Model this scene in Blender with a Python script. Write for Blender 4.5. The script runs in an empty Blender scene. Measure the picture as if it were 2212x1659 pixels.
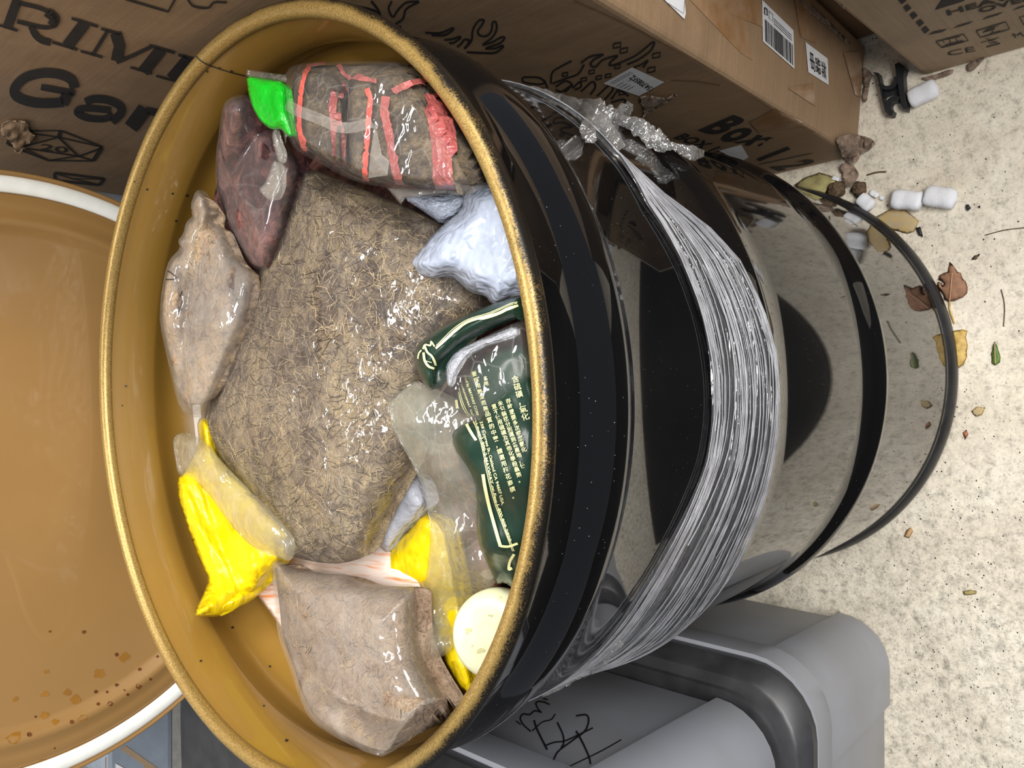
import bpy, bmesh, math, random
import numpy as np
from mathutils import Vector, Matrix
from mathutils.bvhtree import BVHTree
from mathutils.geometry import delaunay_2d_cdt
random.seed(7); RNG = np.random.RandomState(7)
scene = bpy.context.scene
COL = scene.collection
PI = math.pi

# ---------------------------------------------------------------- camera
F = 1764.43
CAM = np.array([-0.0042, -0.5851, 1.2257])
FW = np.array([0.0092584, 0.6702983, -0.74203401])
RT = np.array([0.9982911, -0.04901408, -0.03181994])
UP = np.array([0.05769897, 0.74047135, 0.66960661])
cd = bpy.data.cameras.new('camera'); cam = bpy.data.objects.new('camera', cd); COL.objects.link(cam)
cd.sensor_fit = 'HORIZONTAL'; cd.sensor_width = 36; cd.lens = F / 2212 * 36; cd.clip_start = .02
m = Matrix.Identity(4)
for i in range(3):
    m[i][0] = -UP[i]; m[i][1] = RT[i]; m[i][2] = -FW[i]; m[i][3] = CAM[i]
cam.matrix_world = m
scene.camera = cam
# ---------------------------------------------------------------- world, lamps, exposure
w = bpy.data.worlds.new('world'); scene.world = w; w.use_nodes = True
w.node_tree.nodes['Background'].inputs[0].default_value = (.80, .86, 1, 1)
w.node_tree.nodes['Background'].inputs[1].default_value = .24
def lamp(name, loc, size, size_y, power, aim, color=(1, .97, .92)):
    l = bpy.data.lights.new(name, 'AREA'); l.shape = 'RECTANGLE'; l.size = size; l.size_y = size_y
    l.energy = power; l.color = color
    o = bpy.data.objects.new(name, l); COL.objects.link(o); o.location = loc
    o.rotation_euler = (Vector(aim) - Vector(loc)).to_track_quat('-Z', 'Y').to_euler()
    return o
lamp('ceiling_lamp', (.15, .35, 2.5), 1.3, .25, 22, (0, 0, 0))
lamp('ceiling_lamp', (.25, -1.7, 2.3), 1.8, .7, 66, (-.15, 0, .4), (1, .98, .95))
lamp('ceiling_lamp', (1.4, -.8, 2.5), 1.2, .4, 30, (-.4, 0, .3))
vs = scene.view_settings
vs.view_transform = 'Standard'; vs.look = 'None'; vs.gamma = 1; vs.use_curve_mapping = False; vs.exposure = .2

# ---------------------------------------------------------------- picture-to-place helpers
def rays(p):
    p = np.atleast_2d(np.asarray(p, float))
    d = FW + RT * ((829.5 - p[:, 1:2]) / F) + UP * ((1106 - p[:, 0:1]) / F)
    return d / np.linalg.norm(d, axis=1)[:, None]
def onz(p, z):
    d = rays(p); t = (z - CAM[2]) / d[:, 2]
    return CAM + d * t[:, None]
def onplane(p, P0, n):
    d = rays(p); n = np.array(n, float); t = ((np.array(P0) - CAM) @ n) / (d @ n)
    return CAM + d * t[:, None]
def wallz(p, R=.279):
    d = rays(p); a = d[:, 0]**2 + d[:, 1]**2; b = CAM[0]*d[:, 0] + CAM[1]*d[:, 1]; c = CAM[0]**2 + CAM[1]**2 - R*R
    D = b*b - a*c
    t = (-b + np.sqrt(np.maximum(D, 0))) / a
    return np.where(D > 0, CAM[2] + t*d[:, 2], .868)

def _h(ix, iy, s):
    v = np.sin(ix * 127.1 + iy * 311.7 + s * 74.7) * 43758.5453
    return (v - np.floor(v)) * 2 - 1
def vnoise(x, y, s=0):
    ix = np.floor(x); iy = np.floor(y); fx = x - ix; fy = y - iy
    fx = fx*fx*(3-2*fx); fy = fy*fy*(3-2*fy)
    a = _h(ix, iy, s); b = _h(ix+1, iy, s); c = _h(ix, iy+1, s); d = _h(ix+1, iy+1, s)
    return (a*(1-fx)+b*fx)*(1-fy) + (c*(1-fx)+d*fx)*fy
def fbm(x, y, s=0, o=3):
    r = 0; a = 1
    for i in range(o):
        r = r + a*vnoise(x*2**i, y*2**i, s+i); a *= .5
    return r
def ridge(x, y, s=0, o=3):
    r = 0; a = 1
    for i in range(o):
        r = r + a*(1-2*np.abs(vnoise(x*2**i + 1.7*i, y*2**i, s+i)))
        a *= .5
    return r

def worley(x, y, s=0):
    ix = np.floor(x); iy = np.floor(y); best = np.full(np.shape(x), 9.)
    for a in (-1, 0, 1):
        for b in (-1, 0, 1):
            cx = ix+a; cy = iy+b; px = cx+.5+.45*_h(cx, cy, s+11); py = cy+.5+.45*_h(cx, cy, s+37)
            best = np.minimum(best, np.hypot(x-px, y-py))
    return best
def crease(x, y, s=0):
    """crumpled sheet: flat facets meeting in straight ridges"""
    xx = x+.5*vnoise(x*.6, y*.6, s+5); yy = y+.5*vnoise(x*.6, y*.6, s+6)
    return (worley(xx*.55, yy*.55, s)-.5)*1.5+(worley(xx*1.4, yy*1.4, s+1)-.5)*.55+.4*vnoise(x*.5, y*.5, s)

# ---------------------------------------------------------------- materials
def newmat(name):
    mt = bpy.data.materials.new(name); mt.use_nodes = True
    nt = mt.node_tree; nt.nodes.clear()
    out = nt.nodes.new('ShaderNodeOutputMaterial')
    return mt, nt, out
def N(nt, t, **k):
    n = nt.nodes.new('ShaderNode' + t)
    for a, v in k.items():
        if a.startswith('i_'):
            n.inputs[a[2:].replace('_', ' ')].default_value = v
        else: setattr(n, a, v)
    return n
def L(nt, a, b): nt.links.new(a, b)
def srgb(r, g, b):
    f = lambda c: (c/255/12.92) if c/255 <= .04045 else ((c/255+.055)/1.055)**2.4
    return (f(r), f(g), f(b), 1)
def coords(nt, scale=(1, 1, 1), rot=(0, 0, 0)):
    tc = N(nt, 'NewGeometry'); mp = N(nt, 'Mapping')
    mp.inputs['Scale'].default_value = scale; mp.inputs['Rotation'].default_value = rot
    L(nt, tc.outputs['Position'], mp.inputs['Vector']); return mp.outputs[0]
def ramp(nt, fac, stops):
    r = N(nt, 'ValToRGB'); e = r.color_ramp.elements
    e[0].position, e[0].color = stops[0][0], stops[0][1]
    e[1].position, e[1].color = stops[-1][0], stops[-1][1]
    for p, c in stops[1:-1]:
        x = e.new(p); x.color = c
    L(nt, fac, r.inputs[0]); return r.outputs[0]
def W(v): return (v, v, v, 1)
def mixc(nt, fac, a, b, mode='MIX'):
    n = N(nt, 'Mix', data_type='RGBA', blend_type=mode)
    for sock, v in ((n.inputs[0], fac), (n.inputs[6], a), (n.inputs[7], b)):
        if hasattr(v, 'is_linked') or hasattr(v, 'links'): L(nt, v, sock)
        else: sock.default_value = v
    return n.outputs[2]
def noise(nt, vec, scale, detail=4, rough=.55, dist=0):
    n = N(nt, 'TexNoise'); n.inputs['Scale'].default_value = scale; n.inputs['Detail'].default_value = detail
    n.inputs['Roughness'].default_value = rough; n.inputs['Distortion'].default_value = dist
    L(nt, vec, n.inputs['Vector']); return n.outputs['Fac']
def bump(nt, h, strength, dist=.002, nrm=None):
    b = N(nt, 'Bump'); b.inputs['Strength'].default_value = strength; b.inputs['Distance'].default_value = dist
    L(nt, h, b.inputs['Height'])
    if nrm: L(nt, nrm, b.inputs['Normal'])
    return b.outputs[0]
def plain(name, c, rough=.5, metal=0, spec=.5, var=.12, vs_=60, bmp=.0, bs=200, coat=0, vc=None, sss=0, bd=.001):
    mt, nt, out = newmat(name); p = N(nt, 'BsdfPrincipled')
    co = coords(nt); n = noise(nt, co, vs_, 5)
    c2 = vc or tuple(x*(1-var*2) for x in c[:3]) + (1,)
    L(nt, mixc(nt, ramp(nt, n, [(.35, W(0)), (.65, W(1))]), c2, c), p.inputs['Base Color'])
    p.inputs['Roughness'].default_value = rough; p.inputs['Metallic'].default_value = metal
    p.inputs['Specular IOR Level'].default_value = spec
    p.inputs['Coat Weight'].default_value = coat; p.inputs['Coat Roughness'].default_value = .04
    if bmp: L(nt, bump(nt, noise(nt, co, bs, 4), bmp, bd), p.inputs['Normal'])
    L(nt, p.outputs[0], out.inputs[0]); return mt

def film(name, milk=.2, tint=(.85, .83, .8, 1), wr=25, strength=.6, gloss=.07, stretch=(1, 1, 1), rot=0, refl=.16, dist=.004):
    """thin clear plastic: mostly see-through, a little milky, shiny and creased"""
    mt, nt, out = newmat(name); co = coords(nt, stretch, (0, 0, rot))
    wp = N(nt, 'TexNoise'); wp.inputs['Scale'].default_value = wr*.6; L(nt, co, wp.inputs['Vector'])
    wm = N(nt, 'Vector Math'.replace(' ', ''), operation='MULTIPLY_ADD') if False else N(nt, 'VectorMath', operation='MULTIPLY_ADD')
    L(nt, wp.outputs['Color'], wm.inputs[0]); wm.inputs[1].default_value = (.5/wr, .5/wr, .5/wr); L(nt, co, wm.inputs[2])
    def vor(sc, feat):
        v = N(nt, 'TexVoronoi', feature=feat); v.inputs['Scale'].default_value = sc; L(nt, wm.outputs[0], v.inputs['Vector']); return v.outputs['Distance']
    v1 = vor(wr*1.3, 'F1'); v2 = vor(wr*3.3, 'F1'); n2 = noise(nt, co, wr*2, 2, .5, .5); e1 = vor(wr*1.3, 'DISTANCE_TO_EDGE')
    c = N(nt, 'Math', operation='MULTIPLY_ADD'); L(nt, v2, c.inputs[0]); c.inputs[1].default_value = .3; L(nt, v1, c.inputs[2])
    h = N(nt, 'Math', operation='MULTIPLY_ADD'); L(nt, n2, h.inputs[0]); h.inputs[1].default_value = 1.2; L(nt, c.outputs[0], h.inputs[2])
    nrm = bump(nt, h.outputs[0], strength, dist)
    tr = N(nt, 'BsdfTransparent'); df = N(nt, 'BsdfDiffuse'); gl = N(nt, 'BsdfGlossy')
    tl = N(nt, 'BsdfTranslucent'); tl.inputs[0].default_value = tint
    df.inputs[0].default_value = tint; gl.inputs['Roughness'].default_value = gloss
    L(nt, nrm, gl.inputs['Normal'])
    md = N(nt, 'MixShader'); md.inputs[0].default_value = .4; L(nt, df.outputs[0], md.inputs[1]); L(nt, tl.outputs[0], md.inputs[2])
    mk = ramp(nt, noise(nt, co, wr*.7, 4, .6, 1), [(.3, W(milk*.45)), (.7, W(min(1, milk*1.5)))])
    cr = ramp(nt, e1, [(0, W(.10)), (.03, W(0))])
    ad = N(nt, 'Math', operation='ADD', use_clamp=True); L(nt, mk, ad.inputs[0]); L(nt, cr, ad.inputs[1])
    m1 = N(nt, 'MixShader'); L(nt, ad.outputs[0], m1.inputs[0]); L(nt, tr.outputs[0], m1.inputs[1]); L(nt, md.outputs[0], m1.inputs[2])
    fr = N(nt, 'LayerWeight'); fr.inputs[0].default_value = .25
    f2 = N(nt, 'Math', operation='MULTIPLY_ADD', use_clamp=True); L(nt, fr.outputs['Facing'], f2.inputs[0]); f2.inputs[1].default_value = refl*1.2; f2.inputs[2].default_value = refl*.5
    m2 = N(nt, 'MixShader'); L(nt, f2.outputs[0], m2.inputs[0]); L(nt, m1.outputs[0], m2.inputs[1]); L(nt, gl.outputs[0], m2.inputs[2])
    L(nt, m2.outputs[0], out.inputs[0]); return mt

def herb(name, stops, scale=45, stretch=(1, 1, 1), rot=0):
    mt, nt, out = newmat(name); co = coords(nt, stretch, (0, 0, rot)); p = N(nt, 'BsdfPrincipled')
    a = noise(nt, co, scale, 8, .68, 1.6); b = noise(nt, co, scale*.22, 4, .6, .6)
    mx = N(nt, 'Math', operation='MULTIPLY_ADD'); L(nt, b, mx.inputs[0]); mx.inputs[1].default_value = .55
    s = N(nt, 'Math', operation='MULTIPLY'); s.inputs[1].default_value = .62; L(nt, a, s.inputs[0]); L(nt, s.outputs[0], mx.inputs[2])
    fcol = ramp(nt, mx.outputs[0], stops)
    fine = noise(nt, co, scale*5, 7, .75, 3.0)
    L(nt, mixc(nt, .9, fcol, ramp(nt, fine, [(.36, W(.28)), (.48, W(.8)), (.56, W(1)), (.7, W(1.35))]), 'MULTIPLY'), p.inputs['Base Color'])
    p.inputs['Roughness'].default_value = .85; p.inputs['Specular IOR Level'].default_value = .2
    L(nt, bump(nt, fine, .6, .0009, bump(nt, a, .6, .0018)), p.inputs['Normal'])
    L(nt, p.outputs[0], out.inputs[0]); return mt

def card(name, c, rot=0):
    mt, nt, out = newmat(name); p = N(nt, 'BsdfPrincipled')
    co = coords(nt, (1, 1, 1)); cs = coords(nt, (1, 3, 90) if rot else (1, 90, 3))
    n1 = noise(nt, co, 5, 5, .6); n2 = noise(nt, cs, 3, 4, .6)
    dark = tuple(x*.72 for x in c[:3]) + (1,); lt = tuple(min(1, x*1.15) for x in c[:3]) + (1,)
    base = ramp(nt, n1, [(.3, dark), (.5, c), (.72, lt)])
    sp = noise(nt, co, 700, 2, .6)
    c1 = mixc(nt, .35, base, ramp(nt, n2, [(.35, W(.6)), (.6, W(1))]), 'MULTIPLY')
    L(nt, mixc(nt, .3, c1, ramp(nt, sp, [(.35, W(.6)), (.6, W(1))]), 'MULTIPLY'), p.inputs['Base Color'])
    p.inputs['Roughness'].default_value = .62
    L(nt, bump(nt, n2, .12, .001, bump(nt, noise(nt, co, 9, 3), .25, .01)), p.inputs['Normal'])
    L(nt, p.outputs[0], out.inputs[0]); return mt

def enamel(name, c, coat=1, rough=.3, dust=None, spec=.5, ior=1.5, smear=.35, base=.5):
    mt, nt, out = newmat(name); p = N(nt, 'BsdfPrincipled'); co = coords(nt)
    n = noise(nt, co, 9, 4, .6); n2 = noise(nt, co, 40, 5, .65)
    c2 = tuple(x*.8 for x in c[:3]) + (1,)
    col = mixc(nt, n, c2, c)
    if dust:
        v = N(nt, 'TexVoronoi'); v.inputs['Scale'].default_value = 190; L(nt, co, v.inputs['Vector'])
        d = ramp(nt, v.outputs['Distance'], [(.045, W(.55)), (.075, W(0))])
        msk = ramp(nt, noise(nt, co, 7, 3, .5), [(.45, W(0)), (.6, W(1))])
        mm = N(nt, 'Math', operation='MULTIPLY'); L(nt, d, mm.inputs[0]); L(nt, msk, mm.inputs[1])
        col = mixc(nt, mm.outputs[0], col, dust)
    L(nt, col, p.inputs['Base Color'])
    p.inputs['Roughness'].default_value = rough; p.inputs['Coat Weight'].default_value = coat
    p.inputs['Coat IOR'].default_value = ior; p.inputs['IOR'].default_value = ior; p.inputs['Specular IOR Level'].default_value = base
    rr = ramp(nt, n2, [(.5, W(.03)), (.8, W(.03+.1*smear))])
    L(nt, rr, p.inputs['Coat Roughness'])
    L(nt, bump(nt, noise(nt, co, 6, 2), .03, .002), p.inputs['Normal'])
    L(nt, p.outputs[0], out.inputs[0]); return mt

M = {}
M['black'] = enamel('black_enamel', (.0035, .0035, .004, 1), 1, .12, dust=(.5, .5, .52, 1), ior=1.45, base=.02)
M['gold'] = enamel('ochre_lining', srgb(144, 109, 44), .6, .4, smear=.5)
M['lidgold'] = enamel('ochre_lid', srgb(150, 113, 62), .4, .45, smear=.5)
def rim_mat():
    mt, nt, out = newmat('gold_dusted_rim'); p = N(nt, 'BsdfPrincipled'); g = N(nt, 'NewGeometry')
    sx = N(nt, 'SeparateXYZ'); L(nt, g.outputs['Position'], sx.inputs[0])
    def mth(op, a, b=None):
        n = N(nt, 'Math', operation=op)
        for i, v in enumerate((a, b)):
            if v is None: continue
            if isinstance(v, (int, float)): n.inputs[i].default_value = v
            else: L(nt, v, n.inputs[i])
        return n.outputs[0]
    r = mth('SQRT', mth('ADD', mth('MULTIPLY', sx.outputs[0], sx.outputs[0]), mth('MULTIPLY', sx.outputs[1], sx.outputs[1])))
    k = mth('MULTIPLY', mth('SUBTRACT', r, .2915), 1/.0115)           # 0 inside the curl, 1 at its outer edge
    sp = noise(nt, g.outputs['Position'], 900, 3, .7); lo = noise(nt, g.outputs['Position'], 30, 4, .6)
    v = mth('ADD', k, mth('MULTIPLY', mth('SUBTRACT', sp, .5), 1.1))
    v = mth('ADD', v, mth('MULTIPLY', mth('SUBTRACT', lo, .5), .8))
    gold = mixc(nt, ramp(nt, sp, [(.4, W(0)), (.62, W(1))]), srgb(140, 112, 58), srgb(184, 156, 96))
    L(nt, mixc(nt, ramp(nt, v, [(.5, W(0)), (.8, W(1))]), gold, (.014, .011, .008, 1)), p.inputs['Base Color'])
    p.inputs['Metallic'].default_value = .5; p.inputs['Roughness'].default_value = .34
    L(nt, bump(nt, sp, .25, .0006), p.inputs['Normal'])
    L(nt, p.outputs[0], out.inputs[0]); return mt
M['rim'] = rim_mat()
M['chime'] = plain('dull_black_paint', (.02, .02, .022, 1), .35, var=.3, vs_=20)
M['gasket'] = plain('white_rubber', srgb(238, 238, 230), .4, var=.04)
M['card'] = card('kraft_cardboard', srgb(152, 124, 94), 1)
M['card2'] = card('tan_cardboard', srgb(158, 134, 106), 0)
M['card3'] = card('brown_cardboard', srgb(128, 98, 68), 1)
M['torn'] = plain('torn_cardboard', srgb(158, 136, 118), .9, var=.3, vs_=80, bmp=.8, bs=150)
M['ink'] = plain('black_ink', (.018, .015, .013, 1), .75, var=.2)
M['marker'] = plain('black_marker', (.02, .015, .018, 1), .5, var=.1)
M['cream'] = plain('cream_ink', srgb(236, 232, 170), .45, var=.04)
M['label'] = plain('white_label', srgb(232, 232, 232), .45, var=.05)
M['tape'] = plain('packing_tape', srgb(148, 110, 72), .18, var=.12, vs_=25, coat=.5, bmp=.25, bs=30, vc=srgb(170, 140, 110), bd=.003)
M['tote'] = plain('grey_plastic', srgb(156, 159, 168), .5, var=.05, vs_=5, vc=srgb(146, 146, 148))
M['toteblk'] = plain('black_plastic', srgb(58, 58, 60), .38, var=.18, vs_=30)
M['blkplastic'] = plain('black_abs', srgb(36, 38, 42), .45, var=.2, vs_=200)
M['bin'] = plain('blue_grey_plastic', srgb(140, 150, 162), .5, var=.05)
M['herb'] = herb('dried_herb', [(.44, srgb(72, 60, 53)), (.54, srgb(118, 103, 88)), (.64, srgb(150, 133, 108)), (.74, srgb(182, 162, 124))], 34)
M['herb2'] = herb('ground_herb', [(.36, srgb(92, 74, 60)), (.52, srgb(142, 118, 98)), (.72, srgb(176, 156, 134))], 30)
M['berry'] = herb('dried_berries', [(.42, srgb(36, 24, 28)), (.54, srgb(86, 54, 54)), (.68, srgb(158, 108, 98))], 42)
M['pale'] = herb('pale_roots', [(.42, srgb(78, 70, 70)), (.5, srgb(128, 112, 102)), (.58, srgb(162, 142, 122)), (.7, srgb(190, 162, 126))], 17)
M['brick'] = herb('pressed_leaf', [(.4, srgb(50, 44, 40)), (.54, srgb(84, 74, 64)), (.72, srgb(142, 124, 98))], 110, (2.5, 1, 1), .3)
M['film'] = film('clear_film', .06, wr=30, strength=.7, refl=.13)
M['filmbig'] = film('taut_film', 0.045, wr=34, strength=.75, refl=.12, gloss=.05)
M['filmmilk'] = film('milky_film', .28, tint=(.66, .62, .57, 1), wr=20, strength=.6, refl=.11, gloss=.09)
M['filmzip'] = film('yellowed_film', .20, tint=(.74, .73, .60, 1), wr=26, strength=.8, refl=.16, gloss=.06)
M['filmpale'] = film('hazy_film', .26, tint=(.70, .67, .61, 1), wr=26, strength=.75, refl=.14, gloss=.08)
M['filmber'] = film('thin_film', .16, tint=(.52, .48, .48, 1), wr=14, strength=.7, refl=.14, stretch=(1, .45, 1), rot=.6)
M['stretch'] = film('stretch_film', .10, tint=(.8, .8, .82, 1), wr=24, strength=.5, refl=.3, gloss=.12, stretch=(1, 1, 12))
M['crumple'] = film('crumpled_film', .12, tint=(.85, .83, .8, 1), wr=70, strength=1.0, refl=.3, gloss=.08)
M['strand'] = plain('film_strand', (.30, .30, .32, 1), .2, var=.2, spec=.9)
def plasticbag(name, c, c2, wr=28, st=.8, rot=0, sub=0):
    mt, nt, out = newmat(name); p = N(nt, 'BsdfPrincipled'); co = coords(nt, (1, .5, 1), (0, 0, rot))
    n = noise(nt, co, wr, 3, .5, 1.2); n2 = noise(nt, co, wr*4, 3, .5, 1)
    L(nt, mixc(nt, ramp(nt, n, [(.35, W(0)), (.65, W(1))]), c2, c), p.inputs['Base Color'])
    p.inputs['Roughness'].default_value = .28; p.inputs['Subsurface Weight'].default_value = sub
    p.inputs['Subsurface Radius'].default_value = (.01, .01, .01)
    v = N(nt, 'TexVoronoi'); v.inputs['Scale'].default_value = wr*1.6; L(nt, mixc(nt, .04, co, N(nt, 'TexNoise').outputs['Color']), v.inputs['Vector'])
    L(nt, bump(nt, n2, st*.4, .001, bump(nt, v.outputs['Distance'], st, .005)), p.inputs['Normal'])
    L(nt, p.outputs[0], out.inputs[0]); return mt
M['yellow'] = plasticbag('yellow_polythene', srgb(228, 202, 8), srgb(214, 182, 0))
M['white'] = plasticbag('white_polythene', srgb(168, 177, 194), srgb(158, 167, 186), 40, .55, .7)
M['greyw'] = plasticbag('grey_white_polythene', srgb(186, 188, 196), srgb(170, 172, 182), 20)
M['greenp'] = plasticbag('bright_green_polythene', srgb(20, 205, 40), srgb(12, 170, 30), 14, .5)
M['dkgreen'] = plasticbag('dark_green_print', srgb(27, 52, 40), srgb(22, 44, 34), 12, .35)
M['red'] = plasticbag('red_twine', srgb(232, 96, 80), srgb(206, 76, 66), 40, .3)
M['dullred'] = plasticbag('dull_red_ribbon', srgb(176, 96, 92), srgb(150, 74, 74), 60, .3)
M['puck'] = plain('cream_plastic', srgb(226, 228, 196), .3, var=.06, vs_=30, vc=srgb(205, 205, 160), coat=.3, sss=.2)
M['stain'] = plain('brown_stain', srgb(108, 62, 22), .3, var=.2)
M['stain2'] = plain('ochre_stain', srgb(150, 104, 40), .25, var=.1)
M['scratch'] = plain('dark_seam', (.03, .02, .012, 1), .6, var=.2)
M['foam'] = plain('white_foam', srgb(235, 236, 240), .8, var=.03, vs_=90, bmp=.5, bs=350)
M['leafbrown'] = plain('brown_leaf', srgb(158, 116, 88), .7, var=.16, vs_=130, bmp=.4, bs=180)
M['leafyellow'] = plain('yellow_leaf', srgb(208, 178, 100), .6, var=.14, vs_=130, vc=srgb(176, 140, 70), bmp=.4, bs=180)
M['leafgreen'] = plain('green_leaf', srgb(96, 128, 52), .45, var=.14, vs_=90)
M['leafpale'] = plain('pale_leaf', srgb(178, 170, 112), .6, var=.12, vs_=60, vc=srgb(150, 134, 96))
M['leaftan'] = plain('tan_leaf', srgb(172, 156, 130), .7, var=.12, vs_=120, vc=srgb(188, 160, 100))
M['bark'] = plain('brown_debris', srgb(112, 90, 66), .8, var=.3, vs_=250, bmp=.8, bs=300)
M['crumb'] = plain('dark_crumbs', srgb(86, 78, 70), .8, var=.3, vs_=40)
def sack_mat():
    mt, nt, out = newmat('striped_woven_sack'); p = N(nt, 'BsdfPrincipled'); co = coords(nt, (1, 1, 1), (0, 0, .55))
    wv = noise(nt, coords(nt, (150, 12, 12), (0, 0, .75)), 1.2, 3, .7)
    L(nt, mixc(nt, ramp(nt, wv, [(.5, W(0)), (.66, W(1))]), srgb(236, 218, 206), srgb(232, 150, 92)), p.inputs['Base Color'])
    p.inputs['Roughness'].default_value = .5
    L(nt, bump(nt, wv, .4, .001), p.inputs['Normal'])
    L(nt, p.outputs[0], out.inputs[0]); return mt
M['sack'] = sack_mat()
def floor_mat():
    mt, nt, out = newmat('speckled_concrete'); p = N(nt, 'BsdfPrincipled'); co = coords(nt)
    a = noise(nt, co, 7, 8, .7, .4); b = noise(nt, co, 70, 7, .78, .2); c = noise(nt, co, 260, 4, .75, .2)
    base = ramp(nt, a, [(.3, srgb(206, 195, 176)), (.5, srgb(228, 218, 198)), (.7, srgb(238, 230, 212))])
    x = mixc(nt, .9, base, ramp(nt, b, [(.36, W(.55)), (.47, W(.92)), (.6, W(1.05))]), 'MULTIPLY')
    x = mixc(nt, .8, x, ramp(nt, c, [(.32, W(.35)), (.42, W(.95)), (.6, W(1.05))]), 'MULTIPLY')
    # trodden-in dirt in front of the totes
    g = N(nt, 'NewGeometry'); sx = N(nt, 'SeparateXYZ'); L(nt, g.outputs['Position'], sx.inputs[0])
    mr = N(nt, 'MapRange'); L(nt, sx.outputs[0], mr.inputs[0]); mr.inputs[1].default_value = -.02; mr.inputs[2].default_value = -.3
    d = ramp(nt, noise(nt, co, 60, 8, .85, .3), [(.38, W(.45)), (.49, W(.9)), (.6, W(1.02))])
    x = mixc(nt, mr.outputs[0], x, mixc(nt, .9, x, d, 'MULTIPLY'))
    L(nt, x, p.inputs['Base Color']); p.inputs['Roughness'].default_value = .55
    L(nt, bump(nt, b, .35, .002, bump(nt, noise(nt, co, 25, 5, .6), .4, .004)), p.inputs['Normal'])
    L(nt, p.outputs[0], out.inputs[0]); return mt
M['floor'] = floor_mat()

# ---------------------------------------------------------------- object helpers
def thing(name, label, cat, loc=(0, 0, 0), group=None):
    o = bpy.data.objects.new(name, None); COL.objects.link(o); o.location = loc
    o.empty_display_size = .05
    o['label'] = label; o['category'] = cat
    if group: o['group'] = group
    return o
def tag(o, label, cat, group=None):
    o['label'] = label; o['category'] = cat
    if group: o['group'] = group
    return o
def obj(name, verts, faces, mat, parent=None, smooth=True, label=None):
    """verts are world coordinates"""
    me = bpy.data.meshes.new(name)
    off = Vector(parent.location) if parent else Vector((0, 0, 0))
    if parent and parent.parent: off += Vector(parent.parent.location)
    me.from_pydata([tuple(Vector(v) - off) for v in verts], [], [tuple(f) for f in faces])
    me.materials.append(mat); me.update()
    if smooth: me.polygons.foreach_set('use_smooth', [True]*len(me.polygons))
    o = bpy.data.objects.new(name, me); COL.objects.link(o)
    if parent: o.parent = parent
    if label: o['label'] = label
    return o
def recalc(o):
    bm = bmesh.new(); bm.from_mesh(o.data); bmesh.ops.recalc_face_normals(bm, faces=bm.faces); bm.to_mesh(o.data); bm.free(); return o
def bvh(*obs):
    V, Fc = [], []
    for o in obs:
        off = Vector((0, 0, 0)); q = o
        mw = o.matrix_basis.copy()
        q = o.parent
        while q: mw = q.matrix_basis @ mw; q = q.parent
        k = len(V); V += [mw @ v.co for v in o.data.vertices]; Fc += [[i+k for i in p.vertices] for p in o.data.polygons]
    return BVHTree.FromPolygons(V, Fc)
def hit(tree, px, off=.0006):
    """points where lines of sight through px meet the surface, lifted by off"""
    D = rays(px); P = []; o = Vector(CAM)
    for d in D:
        d = Vector(d); r = tree.ray_cast(o, d)
        if r[0] is None:
            P.append(None); continue
        n = r[1] if r[1].dot(d) < 0 else -r[1]
        P.append(r[0] + n*off)
    return P
def lathe(prof, seg=128, c=(0, 0, 0), close=False):
    V, Fc = [], []
    n = len(prof)
    for i in range(seg):
        a = 2*PI*i/seg
        for r, z in prof: V.append((c[0]+r*math.cos(a), c[1]+r*math.sin(a), c[2]+z))
    for i in range(seg):
        j = (i+1) % seg
        for k in range(n if close else n-1):
            k2 = (k+1) % n
            Fc.append((i*n+k, j*n+k, j*n+k2, i*n+k2))
    return V, Fc
def resample(pts, step):
    pts = [np.array(p, float) for p in pts]; out = []
    for a, b in zip(pts, pts[1:]+pts[:1]):
        n = max(1, int(np.linalg.norm(b-a)/step))
        for k in range(n): out.append(a+(b-a)*k/n)
    return np.array(out)
def smooth_poly(pts, it=2):
    """rounds the corners of a closed outline"""
    pts = [np.array(p, float) for p in pts]
    for _ in range(it):
        o = []
        for a, b in zip(pts, pts[1:]+pts[:1]): o += [a*.8+b*.2, a*.2+b*.8]
        pts = o
    return np.array(pts)
def inside(P, poly):
    x, y = P[:, 0], P[:, 1]; r = np.zeros(len(P), bool); n = len(poly)
    for i in range(n):
        x1, y1 = poly[i]; x2, y2 = poly[(i+1) % n]
        c = (y1 > y) != (y2 > y)
        with np.errstate(divide='ignore', invalid='ignore'):
            xi = (x2-x1)*(y-y1)/(y2-y1+1e-12)+x1
        r ^= c & (x < xi)
    return r
def edged(P, poly):
    d = np.full(len(P), 1e9); n = len(poly)
    for i in range(n):
        a = poly[i]; b = poly[(i+1) % n]; ab = b-a; L2 = ab@ab+1e-9
        t = np.clip(((P-a)@ab)/L2, 0, 1)
        d = np.minimum(d, np.linalg.norm(P-(a+t[:, None]*ab), axis=1))
    return d
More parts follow.
